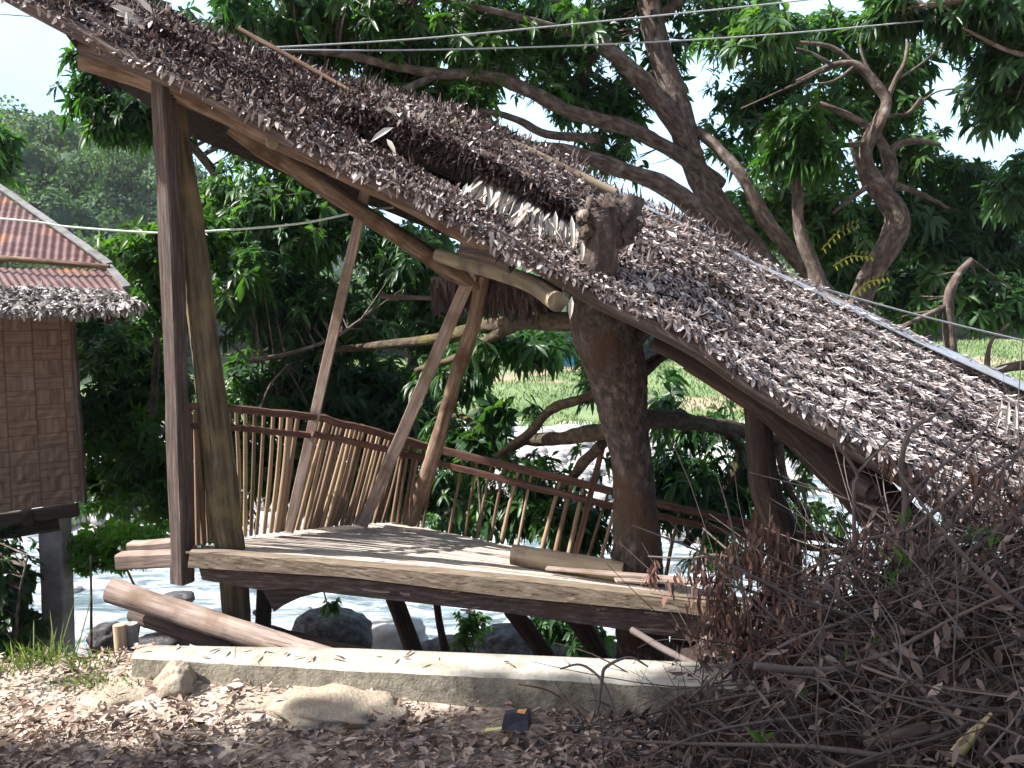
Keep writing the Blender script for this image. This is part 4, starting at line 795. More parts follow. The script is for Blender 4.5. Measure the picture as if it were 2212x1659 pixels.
def tree(name, label, limbs, blobs, mat_leaf, cat='tree', group=None, bark='bark', twig=.3, **kw):
    base = at(*limbs[0][0][:3]) if limbs else at(blobs[0][0], blobs[0][1], blobs[0][4])
    e = empty(name, base, label, cat, group)
    for i_, L in enumerate(limbs):
        tubepx(MB(), L, 14 if L[0][3] > 12 else 7, 6, bump=.10 if L[0][3] > 12 else .05).build('branch' if i_ else 'trunk', M[bark], e)
    tm = MB(); cm_ = MB(); tips = crown(blobs, cm_, **kw)
    nodes = np.concatenate([catmull([at(*p[:3]) for p in L], np.ones(len(L)), 4)[0] for L in limbs]) if limbs else None
    for c, P in tips:
        if len(P) < 2: continue
        k = max(1, int(len(P) * twig)); sel = P[rng.integers(0, len(P), k)]
        pool = P if nodes is None else np.vstack([P, nodes]); dd = np.linalg.norm(pool[None] - sel[:, None], axis=2); dd[dd < .18] = 9; src = pool[dd.argmin(1)]
        if nodes is not None:
            d2 = np.linalg.norm(nodes[None] - sel[:, None], axis=2); src = np.where((d2.min(1)[:, None] < .7), nodes[d2.argmin(1)], src)
        v = sel - src; ln = np.linalg.norm(v, axis=1); twigs(tm, src, v, ln, .004 + .006 * np.minimum(ln, 1.5), .04, m=4, seg=4)
    cm_.M = [np.zeros(len(f), int) for f in cm_.Fq]
    if tm.n:
        off = cm_.n; cm_.V += tm.V; cm_.T += tm.T; cm_.G += tm.G; cm_.Fq += [f + off for f in tm.Fq]; cm_.M += [np.ones(len(f), int) for f in tm.Fq]; cm_.n += tm.n
    if cm_.n: cm_.build('crown', [mat_leaf, M[bark]], e)
    return e
# the pollarded tree that stands through the roof
PT = empty('pollarded_tree', at(1375, 1330, 4.7), 'thick brown tree trunk with a sawn knobbly stump rising through the thatched roof', 'tree')
mb = tubepx(MB(), [(1400, 1560, 4.85, 62), (1390, 1400, 4.8, 58), (1378, 1250, 4.75, 55), (1374, 1130, 4.72, 50), (1366, 1000, 4.68, 46), (1348, 900, 4.62, 50), (1330, 800, 4.5, 64), (1302, 705, 4.32, 70), (1292, 640, 4.2, 60), (1292, 585, 4.06, 38), (1297, 530, 4.02, 38), (1302, 480, 4.0, 44), (1300, 452, 4.0, 46)], 56, 16, bump=.05)
tubepx(mb, [(1310, 760, 4.4, 40), (1370, 700, 4.4, 40), (1395, 660, 4.45, 30)], 16, 5, bump=.08)
mb.build('trunk', M['stump'], PT)
mb = MB()
for (x, y, r, Y, sd) in ((1262, 468, 17, 3.95, 1), (1275, 455, 16, 3.96, 8), (1290, 448, 18, 4.0, 2), (1325, 445, 20, 4.02, 3), (1345, 470, 18, 3.98, 4), (1350, 500, 16, 3.98, 5), (1372, 490, 14, 4.0, 6), (1268, 500, 14, 3.95, 7), (1310, 470, 24, 3.98, 9), (1335, 520, 12, 3.98, 10)):
    s = r * Y / F; rock(mb, at(x, y, Y), (s, s, s * 1.1), sd, .5, 30, 20, .55)
tubepx(mb, [(1335, 480, 4.1, 26), (1360, 450, 4.12, 27), (1368, 424, 4.12, 24)], 14, 4, bump=.1)
mb.build('stump', M['stump'], PT)
rock(MB(), at(1262, 466, 3.9), (.022, .02, .024), 4, .5, 20, 12, .4).build('cut_scar', M['timber_light'], PT)
bm = MB()
for L in ([(1300, 700, 4.5, 26), (1200, 694, 5.0, 20), (1080, 700, 5.8, 15), (1010, 715, 6.2, 14), (920, 735, 6.6, 11), (800, 748, 7.0, 9), (690, 760, 7.4, 6)],
          [(1110, 705, 5.6, 12), (1060, 730, 5.9, 11), (990, 770, 6.2, 8), (900, 800, 6.6, 6)],
          [(1360, 925, 4.75, 22), (1280, 935, 5.2, 18), (1200, 948, 5.8, 15), (1130, 952, 6.3, 13), (1080, 985, 6.7, 9)],
          [(1310, 835, 5.0, 10), (1260, 860, 5.4, 10), (1190, 885, 5.7, 11), (1150, 930, 5.8, 10), (1110, 960, 5.9, 9), (1068, 990, 5.9, 8)],
          [(1370, 905, 4.8, 26), (1440, 905, 5.2, 20), (1510, 915, 5.6, 17), (1580, 925, 6.0, 16), (1680, 950, 6.4, 16), (1760, 960, 6.8, 12)],
          [(1375, 810, 4.7, 16), (1430, 770, 5.0, 12), (1475, 745, 5.4, 10), (1560, 720, 6, 7)],
          [(1300, 960, 5.2, 12), (1260, 1000, 5.6, 12), (1230, 1040, 5.8, 10), (1200, 1060, 6, 6)],
          [(1080, 985, 6.7, 9), (1035, 930, 6.9, 8), (1000, 900, 7.1, 7), (960, 900, 7.3, 5)],
          [(1560, 920, 5.9, 12), (1600, 980, 6.1, 14), (1550, 1080, 6.2, 12), (1480, 1180, 6.2, 9)], [(1680, 950, 6.4, 9), (1700, 1050, 6.2, 8), (1750, 1120, 6.2, 5)]):
    tubepx(MB(), L, 14, 6, bump=.12).build('branch', M['moss'], PT)
cm_ = MB()
crown([(1130, 745, 130, 50, 6.2, .5, 90), (1010, 800, 90, 90, 6.8, .5, 80), (1180, 860, 80, 70, 6.0, .5, 26), (1270, 830, 45, 110, 5.8, .4, 40), (1200, 1000, 150, 50, 6.2, .5, 46), (1010, 960, 90, 70, 6.8, .4, 70),
       (1130, 1090, 200, 80, 6.6, .4, 110), (1260, 1130, 120, 80, 6.3, .3, 70), (1440, 860, 60, 70, 5.8, .4, 24), (1530, 860, 80, 60, 6.2, .4, 26), (1500, 990, 110, 80, 6.2, .5, 60), (1650, 1090, 90, 90, 6.4, .5, 60),
       (1520, 1130, 110, 90, 6.2, .4, 60), (1750, 1060, 90, 90, 6.6, .5, 45), (1450, 1050, 60, 100, 6.0, .4, 70), (1730, 950, 60, 40, 6.6, .4, 50), (1600, 1020, 70, 60, 6.6, .4, 60), (1560, 1180, 90, 60, 6.8, .4, 60), (1800, 1110, 70, 60, 6.8, .4, 50), (1480, 930, 60, 30, 6.4, .4, 30), (1140, 1010, 90, 40, 6.6, .3, 40)], cm_, Lf=.15, Wf=.017, droop=.7)
cm_.build('crown', M['leaf'], PT)
# the big mango tree behind the ridge
tree('mango_tree', 'big spreading mango tree with long lichen spotted limbs behind the roof ridge', [
    [(1790, 900, 8.0, 50), (1700, 680, 8.0, 44), (1640, 570, 8.0, 35), (1560, 460, 8.0, 29), (1505, 370, 8.0, 27), (1478, 280, 8.0, 27), (1450, 190, 8.0, 25), (1418, 90, 8.0, 25), (1400, -20, 8.0, 24), (1390, -120, 8, 20)],
    [(1505, 340, 7.95, 20), (1470, 280, 7.9, 23), (1410, 200, 7.8, 20), (1340, 130, 7.7, 18), (1280, 80, 7.6, 17), (1220, 20, 7.5, 13), (1180, -40, 7.4, 10)],
    [(1600, 530, 7.9, 22), (1530, 470, 7.8, 22), (1440, 405, 7.7, 20), (1340, 365, 7.6, 18), (1230, 330, 7.5, 15), (1150, 315, 7.4, 11), (1060, 300, 7.3, 8)],
    [(1560, 400, 8.0, 15), (1460, 330, 7.9, 16), (1350, 275, 7.8, 16), (1240, 245, 7.7, 15), (1150, 200, 7.6, 14), (1060, 165, 7.5, 13), (950, 160, 7.4, 11), (860, 145, 7.3, 9), (730, 115, 7.2, 8), (620, 110, 7.1, 6), (520, 120, 7.0, 4)],
    [(950, 160, 7.4, 8), (880, 190, 7.3, 8), (830, 212, 7.2, 6), (760, 240, 7.2, 4)],
    [(1290, 300, 7.8, 11), (1180, 290, 7.6, 9), (1120, 260, 7.5, 8), (1040, 240, 7.4, 6), (940, 255, 7.3, 4)],
    [(1790, 640, 7.9, 18), (1720, 560, 7.8, 17), (1650, 470, 7.8, 16), (1610, 390, 7.8, 13), (1550, 320, 7.9, 12), (1505, 280, 8.0, 10)],
    [(1400, 60, 8.0, 13), (1470, 0, 8.1, 12), (1560, -60, 8.2, 8)], [(1300, 100, 7.7, 10), (1200, 60, 7.5, 8), (1050, 20, 7.3, 7), (900, -10, 7.2, 5)]],
    [(560, 60, 120, 90, 7.2, .8, 150), (700, 60, 150, 100, 7.6, .9, 200), (870, 70, 150, 110, 7.8, .9, 210), (1040, 80, 140, 120, 8, 1, 190), (1180, 60, 120, 110, 8, 1, 130), (1230, 190, 110, 90, 8.2, .8, 90),
     (840, 210, 140, 70, 7.9, .7, 130), (1000, 230, 110, 70, 7.8, .7, 90), (1300, 330, 100, 60, 8.4, .6, 40), (1340, 230, 90, 80, 8.5, .7, 70), (1560, 40, 130, 70, 8.4, .9, 90), (1400, -40, 160, 70, 8.2, 1, 90), (640, 200, 100, 60, 7.8, .6, 60), (1330, 40, 90, 80, 8.4, .8, 70), (1420, 150, 70, 70, 8.6, .5, 30)],
    M['leaf'], Lf=.145, Wf=.018, mult=1.25)
# mango foliage mass behind the hut: several trees of the river bank
tree('mango_tree', 'leafy bough hanging over the pale sky beside the top of the square post', [[(900, 1250, 9.0, 30), (780, 900, 9, 22), (620, 600, 8.8, 16), (470, 380, 8.5, 10), (330, 230, 8.2, 6), (230, 170, 8.0, 3)], [(470, 380, 8.5, 6), (400, 300, 8.3, 4), (260, 250, 8, 2.5)]],
     [(250, 215, 100, 70, 8.0, .4, 100), (200, 125, 60, 22, 8.0, .25, 16), (330, 240, 90, 60, 8.2, .5, 90), (250, 270, 80, 40, 8, .4, 50), (380, 50, 90, 50, 7.8, .5, 40), (440, 150, 110, 90, 8.2, .6, 120), (560, 280, 140, 90, 8.6, .7, 130), (190, 170, 50, 22, 7.9, .2, 14)],
     M['leaf'], Lf=.15, Wf=.019, droop=.6, mult=1.3)
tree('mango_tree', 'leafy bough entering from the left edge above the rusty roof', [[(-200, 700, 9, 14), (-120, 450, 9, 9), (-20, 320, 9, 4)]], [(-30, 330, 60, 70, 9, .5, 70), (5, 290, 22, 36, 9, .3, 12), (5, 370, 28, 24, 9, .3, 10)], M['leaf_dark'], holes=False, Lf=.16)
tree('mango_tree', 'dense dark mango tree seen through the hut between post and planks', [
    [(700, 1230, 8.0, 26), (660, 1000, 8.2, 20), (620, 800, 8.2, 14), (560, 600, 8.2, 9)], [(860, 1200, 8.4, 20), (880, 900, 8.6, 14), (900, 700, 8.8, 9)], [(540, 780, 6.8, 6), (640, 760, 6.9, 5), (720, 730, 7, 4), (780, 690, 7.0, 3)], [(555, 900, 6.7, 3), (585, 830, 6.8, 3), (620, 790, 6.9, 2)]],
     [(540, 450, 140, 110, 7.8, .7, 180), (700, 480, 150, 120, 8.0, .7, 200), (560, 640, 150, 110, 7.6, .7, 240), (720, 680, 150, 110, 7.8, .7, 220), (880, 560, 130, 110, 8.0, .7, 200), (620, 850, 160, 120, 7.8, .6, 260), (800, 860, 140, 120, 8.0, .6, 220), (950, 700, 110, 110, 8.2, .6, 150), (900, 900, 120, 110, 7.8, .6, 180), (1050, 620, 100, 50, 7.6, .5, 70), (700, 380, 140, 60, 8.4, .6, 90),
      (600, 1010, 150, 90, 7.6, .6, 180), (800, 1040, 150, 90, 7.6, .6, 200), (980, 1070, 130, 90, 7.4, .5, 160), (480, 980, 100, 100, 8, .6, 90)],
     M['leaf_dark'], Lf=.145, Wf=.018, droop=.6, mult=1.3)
tree('mango_tree', 'bright green leafy boughs just left of the square post', [[(330, 900, 7.4, 8), (340, 700, 7.2, 6), (330, 540, 7.0, 4)]],
     [(330, 540, 90, 70, 7.0, .4, 80), (300, 480, 40, 30, 7.0, .3, 14), (360, 640, 70, 80, 7.2, .4, 70), (440, 520, 60, 60, 7, .4, 40), (520, 600, 60, 60, 6.9, .3, 40)], M['leaf_light'], Lf=.15, Wf=.02, droop=.5)
tree('shrub', 'tall dark shrub with reddish shoots between the woven house and the hut', [[(270, 1200, 9, 10), (265, 950, 9, 8), (250, 700, 9, 4)]],
     [(250, 720, 110, 130, 8.8, .7, 230), (330, 820, 110, 120, 8.6, .6, 190), (240, 900, 110, 130, 8.4, .6, 220), (330, 1010, 120, 120, 8.2, .6, 220), (220, 1050, 90, 80, 8.2, .5, 130), (290, 600, 80, 60, 9.4, .6, 80), (420, 1100, 120, 70, 8, .5, 120)],
     M['leaf_dark'], cat='shrub', Lf=.15, Wf=.018, droop=.4)
tree('shrub', 'yellow green and orange tinted shoots on the shrub beside the woven wall', [], [(270, 770, 70, 90, 8.0, .3, 60), (230, 800, 50, 60, 7.9, .3, 30)], M['leaf_light'], cat='shrub', Lf=.10, Wf=.012)
tree('shrub', 'flat layered green plant over the water left of the deck', [[(290, 1420, 7.0, 4), (300, 1300, 7, 3), (250, 1180, 7, 2)], [(196, 1430, 5.4, 4), (197, 1320, 5.4, 3), (196, 1200, 5.4, 2)]], [(250, 1155, 100, 9, 6.4, .35, 130), (190, 1190, 70, 9, 6.3, .3, 50), (250, 1215, 90, 8, 6.3, .3, 40)], M['leaf_bright'], cat='shrub', tint=.8, Lf=.07, Wf=.014, droop=.15, holes=False)
tree('shrub', 'dark leafy bank plant left of the concrete column', [[(30, 1440, 5.6, 4), (40, 1300, 5.6, 3), (60, 1200, 5.6, 2)]], [(20, 1250, 60, 90, 5.8, .4, 40), (40, 1360, 60, 60, 5.8, .3, 60), (-30, 1200, 60, 90, 5.8, .4, 40)], M['leaf_dark'], cat='shrub', Lf=.12, Wf=.02, holes=False)
tree('sapling', 'small broad leaved sapling in front of the river under the deck', [[(1000, 1440, 6.5, 4), (1010, 1370, 6.5, 3), (1015, 1310, 6.5, 2)]], [(1015, 1345, 42, 40, 6.5, .12, 24), (1005, 1385, 30, 20, 6.5, .1, 8)], M['leaf_dark'], cat='sapling', Lf=.085, Wf=.018, nl=6, holes=False, twig=1)
tree('sapling', 'drooping leafy sprig hanging below the right half of the deck', [[(1180, 1290, 6.6, 4), (1230, 1340, 6.6, 3), (1260, 1400, 6.6, 2)]], [(1200, 1345, 70, 30, 6.6, .2, 50), (1260, 1365, 50, 40, 6.6, .2, 40)], M['leaf_dark'], cat='sapling', Lf=.13, Wf=.016, droop=.8, holes=False)
tree('sapling', 'few dark leaves hanging under the deck above the large boulder', [[(700, 1280, 6.0, 2), (705, 1300, 6.0, 1.5)]], [(705, 1302, 40, 14, 6.0, .1, 12)], M['leaf_dark'], cat='sapling', Lf=.07, Wf=.013, nl=6, droop=.8, holes=False)
tree('sapling', 'broad leaf sapling behind the middle of the right railing', [[(1040, 1120, 6.2, 4), (1030, 960, 6.2, 3), (1035, 880, 6.2, 2)]], [(1060, 890, 36, 36, 6.2, .12, 12), (1090, 900, 22, 22, 6.2, .1, 5), (1040, 960, 50, 40, 6.2, .15, 14)], M['leaf_dark'], cat='sapling', Lf=.15, Wf=.036, nl=6, droop=.3, holes=False)
# right hand trees
tree('twisted_tree', 'twisted pale trunk with bare crooked limbs rising right of the ridge cap', [
    [(1820, 900, 7.2, 28), (1850, 680, 7.2, 25), (1885, 590, 7.2, 25), (1925, 520, 7.2, 25), (1938, 465, 7.2, 24), (1905, 415, 7.2, 23), (1875, 370, 7.2, 19), (1870, 320, 7.2, 15), (1895, 270, 7.2, 14), (1915, 220, 7.2, 11), (1890, 180, 7.2, 10), (1850, 140, 7.2, 9), (1800, 140, 7.2, 6), (1720, 175, 7.2, 3)],
    [(1905, 415, 7.2, 18), (1925, 370, 7.25, 15), (1905, 310, 7.3, 10), (1870, 270, 7.3, 8), (1800, 235, 7.3, 6), (1760, 220, 7.3, 4)], [(1925, 370, 7.25, 10), (1930, 320, 7.3, 9), (1980, 305, 7.3, 7), (2032, 313, 7.3, 4)],
    [(1915, 220, 7.2, 7), (1935, 170, 7.2, 5), (1955, 130, 7.2, 4), (1965, 60, 7.2, 3)], [(1850, 140, 7.2, 5), (1790, 100, 7.2, 5), (1690, 90, 7.2, 3), (1620, 85, 7.2, 2)], [(1870, 400, 7.2, 8), (1850, 350, 7.2, 6), (1835, 300, 7.2, 4)],
    [(1880, 310, 7.2, 6), (1820, 315, 7.1, 5), (1740, 340, 7.0, 4), (1660, 390, 7.0, 3)], [(1880, 400, 7.2, 6), (1835, 430, 7.1, 5), (1800, 460, 7.0, 3)], [(1915, 250, 7.2, 5), (1960, 245, 7.2, 4), (1990, 210, 7.2, 3)], [(1930, 400, 7.2, 9), (1980, 415, 7.3, 6), (2050, 450, 7.3, 3)], [(1800, 140, 7.2, 4), (1740, 110, 7.1, 3), (1650, 95, 7.1, 2)], [(1780, 150, 7.15, 3), (1700, 190, 7.0, 2.5), (1600, 235, 7.0, 1.5)], [(1850, 140, 7.2, 4), (1800, 175, 7.1, 3), (1730, 185, 7.0, 2)], [(1890, 180, 7.2, 4), (1860, 110, 7.2, 3), (1862, 60, 7.2, 2)], [(1760, 220, 7.2, 3), (1700, 270, 7.0, 2), (1640, 280, 7.0, 1.5)], [(1940, 170, 7.2, 3), (2000, 130, 7.2, 2), (2060, 70, 7.2, 1.5)], [(1960, 245, 7.2, 3), (2020, 200, 7.2, 2), (2080, 190, 7.2, 1.5)]],
    [(1620, 230, 90, 100, 8.4, .5, 110), (1720, 300, 90, 100, 8.4, .5, 130), (1700, 150, 100, 70, 8.4, .5, 70), (1830, 220, 100, 90, 8.6, .6, 90), (1950, 320, 100, 70, 8.6, .6, 100), (1800, 70, 120, 60, 8.4, .5, 110), (1900, 140, 100, 70, 8.6, .5, 110), (1930, 220, 90, 60, 8.6, .5, 90), (2010, 130, 70, 70, 8.6, .4, 50), (1560, 330, 60, 60, 8.4, .4, 50), (2060, 350, 80, 40, 8.6, .4, 50)], M['leaf'], Lf=.15, Wf=.017)
tree('slender_tree', 'straight reddish trunk with a leafy top right of the big mango limbs', [[(1775, 760, 7.0, 24), (1770, 620, 7.0, 18), (1728, 500, 7.0, 12), (1722, 400, 7.0, 12), (1715, 320, 7.0, 9), (1740, 240, 7.0, 5)]],
    [(1730, 260, 70, 60, 6.8, .35, 50), (1760, 330, 60, 50, 6.8, .35, 40), (1680, 330, 50, 40, 6.9, .3, 22)], M['leaf_light'], Lf=.16, Wf=.022)
tree('mango_tree', 'dark crown hanging into the upper right corner against the sky', [[(2330, 600, 6.5, 40), (2280, 300, 6.3, 22), (2240, 60, 6, 12), (2150, 0, 5.8, 8), (2000, 10, 5.8, 5)], [(2280, 130, 6, 8), (2180, 110, 5.8, 5), (2080, 60, 5.8, 3)]],
    [(2080, 20, 120, 60, 6.0, .5, 90), (2170, 130, 90, 100, 6.2, .5, 110), (2180, 230, 60, 50, 6.2, .4, 50), (1930, 20, 110, 40, 6.2, .5, 50), (2200, 40, 80, 80, 6.2, .5, 80), (1640, 60, 110, 70, 6.6, .5, 70), (2190, 400, 50, 60, 6.5, .3, 30)], M['leaf_dark'], Lf=.15, Wf=.02, droop=.6)
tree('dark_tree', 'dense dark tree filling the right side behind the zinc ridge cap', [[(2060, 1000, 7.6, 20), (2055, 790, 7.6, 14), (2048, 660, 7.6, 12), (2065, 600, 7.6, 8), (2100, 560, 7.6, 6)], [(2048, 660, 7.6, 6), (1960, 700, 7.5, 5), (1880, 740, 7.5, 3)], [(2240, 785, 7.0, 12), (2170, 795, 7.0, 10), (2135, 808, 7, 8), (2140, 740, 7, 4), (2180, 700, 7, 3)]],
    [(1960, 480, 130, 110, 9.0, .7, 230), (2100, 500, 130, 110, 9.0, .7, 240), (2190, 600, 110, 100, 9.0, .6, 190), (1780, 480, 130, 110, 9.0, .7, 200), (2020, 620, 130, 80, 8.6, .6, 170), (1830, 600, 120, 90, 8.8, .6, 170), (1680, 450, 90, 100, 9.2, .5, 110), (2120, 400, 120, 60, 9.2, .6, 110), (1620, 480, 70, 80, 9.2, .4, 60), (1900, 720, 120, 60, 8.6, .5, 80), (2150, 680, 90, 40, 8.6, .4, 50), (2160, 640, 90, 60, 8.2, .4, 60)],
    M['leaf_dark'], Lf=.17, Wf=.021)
# yellow fern fronds on the slender trunk
for i, (a, b) in enumerate((((1775, 540), (1850, 490)), ((1800, 575), (1880, 560)), ((1840, 640), (1915, 605)))):
    mb = MB(); p0, p1 = at(*a, 6.9), at(*b, 6.7); n = 8; t = np.repeat(np.linspace(.05, 1, n), 2)[:, None]; P = p0 * (1 - t) + p1 * t + np.array([0, 0, .12]) * np.sin(t * 2.6) * .4
    sg = np.tile([1, -1], n)[:, None]; leaves(mb, P, nrm(p1 - p0) * .5 + np.array([0, .1, 1.]) * sg, np.tile([0, -1., 0], (2 * n, 1)), .05, .008, .2, .1, rng.random(2 * n))
    tube(mb, [p0, (p0 + p1) / 2 + [0, 0, .05], p1], [.004, .003, .001], 5, 4); tag(mb.build('fern_frond', M['fern']), ['upper yellow fern frond beside the slender reddish trunk', 'middle yellow fern frond beside the slender reddish trunk', 'lowest yellow fern frond just above the zinc ridge cap'][i], 'fern', 'yellow ferns on the slender tree')
# tree standing at the left of the road, whose crown shades the foreground
e = empty('roadside_tree', (-7.5, -1.2, 0), 'large mango tree beside the road on the camera side, shading the ground', 'tree')
tm = MB(); tube(tm, [(-7.5, -1.2, -.2), (-7.4, -1, 2), (-7, -.6, 3.6), (-6.2, .1, 5)], [.3, .25, .22, .12], 14, 6, bump=.08)
for q_ in ([(-7, -.6, 3.6), (-5.8, .4, 4.8), (-4.6, 1.2, 5.6)], [(-7, -.6, 3.6), (-7.6, .2, 5), (-7.8, 1, 6)], [(-6.4, 0, 4.6), (-5.2, -.6, 5.6), (-4.2, -.8, 6.2)]): tube(tm, q_, [.14, .09, .04], 10, 5, bump=.08)
tm.build('trunk', M['bark'], e); cm_ = MB()
for (cx_, cy_, cz_, rx, ry, rz, n) in ((-7.5, 1.1, 6, 1.9, 1.25, 1., 2200), (-5.5, 1.42, 6.1, 1.9, 1.15, .9, 2800), (-3.85, 2.05, 6.2, 1.35, .85, .5, 2200), (-5.4, -.1, 6.2, 2.6, 1.4, 1, 1500)):
    d = nrm(rng.normal(size=(n, 3))) * rng.random((n, 1)) ** .4; P = np.array([cx_, cy_, cz_]) + d * [rx, ry, rz]; rosettes(cm_, P, d + [0, 0, .6], 11, .2, .026, 1., .5)
cm_.build('crown', M['leaf'], e)
# ================================================================ the woven house at the left
HS = empty('woven_house', at(60, 1112, 5.9), 'small house with woven bamboo walls and rusty corrugated roof on a concrete column', 'house')
def quadgrid(mb, A, B, C, D, nu, nv, fn=None, gcs=1.):
    A, B, C, D = map(np.asarray, (A, B, C, D)); u = np.linspace(0, 1, nu)[None, :, None]; v = np.linspace(0, 1, nv)[:, None, None]
    V = (A * (1 - u) + B * u) * (1 - v) + (D * (1 - u) + C * u) * v
    if fn is not None: V = V + fn(u, v)
    w_ = np.linalg.norm(B - A); h_ = np.linalg.norm(D - A); G = np.stack(np.broadcast_arrays(u[..., 0] * w_, v[..., 0] * h_, u[..., 0] * 0), -1)
    i = np.arange(nv - 1)[:, None] * nu; j = np.arange(nu - 1)[None]; q = np.stack([i + j, i + j + 1, i + nu + j + 1, i + nu + j], -1).reshape(-1, 4)
    mb.add(V.reshape(-1, 3), [q], .5, G.reshape(-1, 3))
x0 = -520
mb = MB(); wl = at(x0, 1185, 5.6); wr = at(179, 1082, 5.95); tr = at(150, 655, 5.95); tl = at(x0, 650, 5.6)
quadgrid(mb, wl, wr, tr, tl, 40, 30, lambda u, v: np.array([0, -.006, 0]) * np.sin(u * 90) * np.sin(v * 60))
br = wr + np.array([-1.75, 3.0, 0]); btr = tr + np.array([-1.75, 3, 0]); quadgrid(mb, wr + [.004, 0, 0], br, btr, tr, 20, 20)
bl_ = wl + np.array([-.25, 3, 0]); btl = tl + np.array([-.25, 3, 0]); quadgrid(mb, br, bl_, btl, btr, 20, 20)
mb.build('wall', M['woven'], HS, False)
board(MB(), at(155, 672, 5.93), at(180, 1085, 5.93), .035, .04, side=(0, 1, 0)).build('corner_trim', M['timber'], HS, False)
for a, b, h in (((x0, 1196, 5.6), (168, 1100, 5.97), .06), ((x0, 1226, 5.7), (130, 1126, 6.05), .08)):
    board(MB(), at(*a), at(*b), .08, h * 1.4, side=(0, 1, 0)).build('floor_beam', M['timber_dark'], HS, False)
for k in range(3): board(MB(), at(60 - k * 150, 1122 + k * 18, 5.85), at(60 - k * 150, 1122 + k * 18, 5.85) + np.array([-1.75, 3, 0]), .06, .09, side=(1, 0, 0)).build('joist', M['timber_dark'], HS, False)
mb = MB(); board(mb, at(118, 1095, 6.1), at(133, 1560, 6.1), .16, .16, side=(0, 1, 0), ch=.01, wob=.001); mb.build('column', M['concrete_grey'], HS, False)
mb = MB(); board(mb, at(125, 1095, 6.1) + [-2.0, 1.2, 0], at(140, 1560, 6.1) + [-2.0, 1.2, 0], .16, .16, side=(0, 1, 0), ch=.01); mb.build('column', M['concrete_grey'], HS, False)
# corrugated roof: lower sheet and upper sheet, corrugations run down the slope
def corr(a, b, c, d, n, name, lapup=0):
    m = MB(); nrm_ = nrm(np.cross(np.asarray(b) - a, np.asarray(d) - a)); ph = 2 * np.pi * n
    quadgrid(m, a, b, c, d, n * 8 + 1, 12, lambda u, v: nrm_ * (.005 * np.sin(ph * u + .8 * np.sin(u * 9)) + .012 * np.sin(v * 6 + u * 11) * np.sin(u * 7)))
    o = m.build(name, M['rust'], HS, True); return o
eL, eR = at(-520, 612, 5.45), at(272, 628, 5.6); mL, mR = at(-560, 552, 5.95), at(228, 582, 6.1)
corr(eL, eR, mR, mL, 44, 'roof_sheet')
m = MB(); na, nu_ = np.array(eL), 352   # upper sheet trimmed along the hip
up0 = np.array(mL) + [0, -.02, .03]; up1 = np.array(mR) + [0, -.02, .03]; hip = [at(232, 576, 6.05), at(0, 415, 7.6), at(-180, 290, 8.8)]
sl_ = (np.array(mL) - np.array(eL)) / .5; Lq = 30
V = []; us = np.linspace(0, 1, nu_); 
hx = np.array([h[0] for h in hip[::-1]]); hy = np.array([h[1] for h in hip[::-1]]); hz = np.array([h[2] for h in hip[::-1]])
topP = np.stack([np.interp(us, [0, 1], [at(-520, 250, 8.9)[0], hip[0][0]]) for _ in range(1)], -1)[:, 0]
for u in us:
    p = up0 * (1 - u) + up1 * u; tx = at(-520, 250, 8.9)[0] * (1 - u) + hip[0][0] * u
    q_ = np.array([tx, np.interp(tx, hx, hy), np.interp(tx, hx, hz)]); o_ = .006 * math.sin(u * 2 * math.pi * 44)
    for v in np.linspace(0, 1, 12): V.append(p * (1 - v) + q_ * v + np.array([0, -.6, .8]) * o_)
q = [[i * 12 + k, i * 12 + 12 + k, i * 12 + 13 + k, i * 12 + 1 + k] for i in range(nu_ - 1) for k in range(11)]
m.add(V, [q]); m.build('roof_sheet', M['rust'], HS, True)
tk = np.array([0, -.02, .035])
for a, b in (((278, 632, 5.55), (236, 585, 6.0)), ((240, 582, 6.0), (0, 412, 7.55)), ((0, 412, 7.55), (-160, 300, 8.6))):
    board(MB(), at(*a) + tk, at(*b) + tk, .05, .02, side=(1, 0, 0), ch=.002).build('flashing', M['flash'], HS, False)
tubepx(MB(), [(-300, 545, 5.85, 7), (0, 558, 5.85, 7), (236, 577, 5.9, 6)], 10, 5, bump=.03).build('purlin', M['pole'], HS)
tubepx(MB(), [(200, 655, 5.9, 10), (238, 692, 5.4, 9)], 8, 3).build('rafter_end', M['timber_dark'], HS)
# grey thatch fringe below the tin
mb = MB(); n = 9000; x = rng.uniform(-480, 312, n); u = rng.random(n); ytop = 616 + 8 * (x / 270); ybot = 668 - 12 * np.clip((x - 180) / 130, 0, 1) ; kp = x < 250 + 60 * u; x, u, ytop, ybot = x[kp], u[kp], ytop[kp], ybot[kp]; n = len(x)
P = np.array([at(a, b, 5.5 - .35 * c) for a, b, c in zip(x, ytop + (ybot - ytop) * u * .92, u)])
chips(mb, P, np.array([.25, -.5, -.6]) + rng.normal(0, .3, (n, 3)), np.array([0, -.6, 1]) + rng.normal(0, .35, (n, 3)), rng.uniform(.04, .09, n), rng.uniform(.006, .012, n), rng.normal(0, .3, n), np.clip(rng.normal(.66, .22, n), 0, 1))
prism(mb, [at(-480, 618, 5.56), at(270, 628, 5.56), at(300, 655, 5.25), at(200, 664, 5.2), at(-480, 664, 5.2)], (0, .01, -.05), tint=.1)
mb.build('thatch_eave', M['thatch_grey'], HS, False)
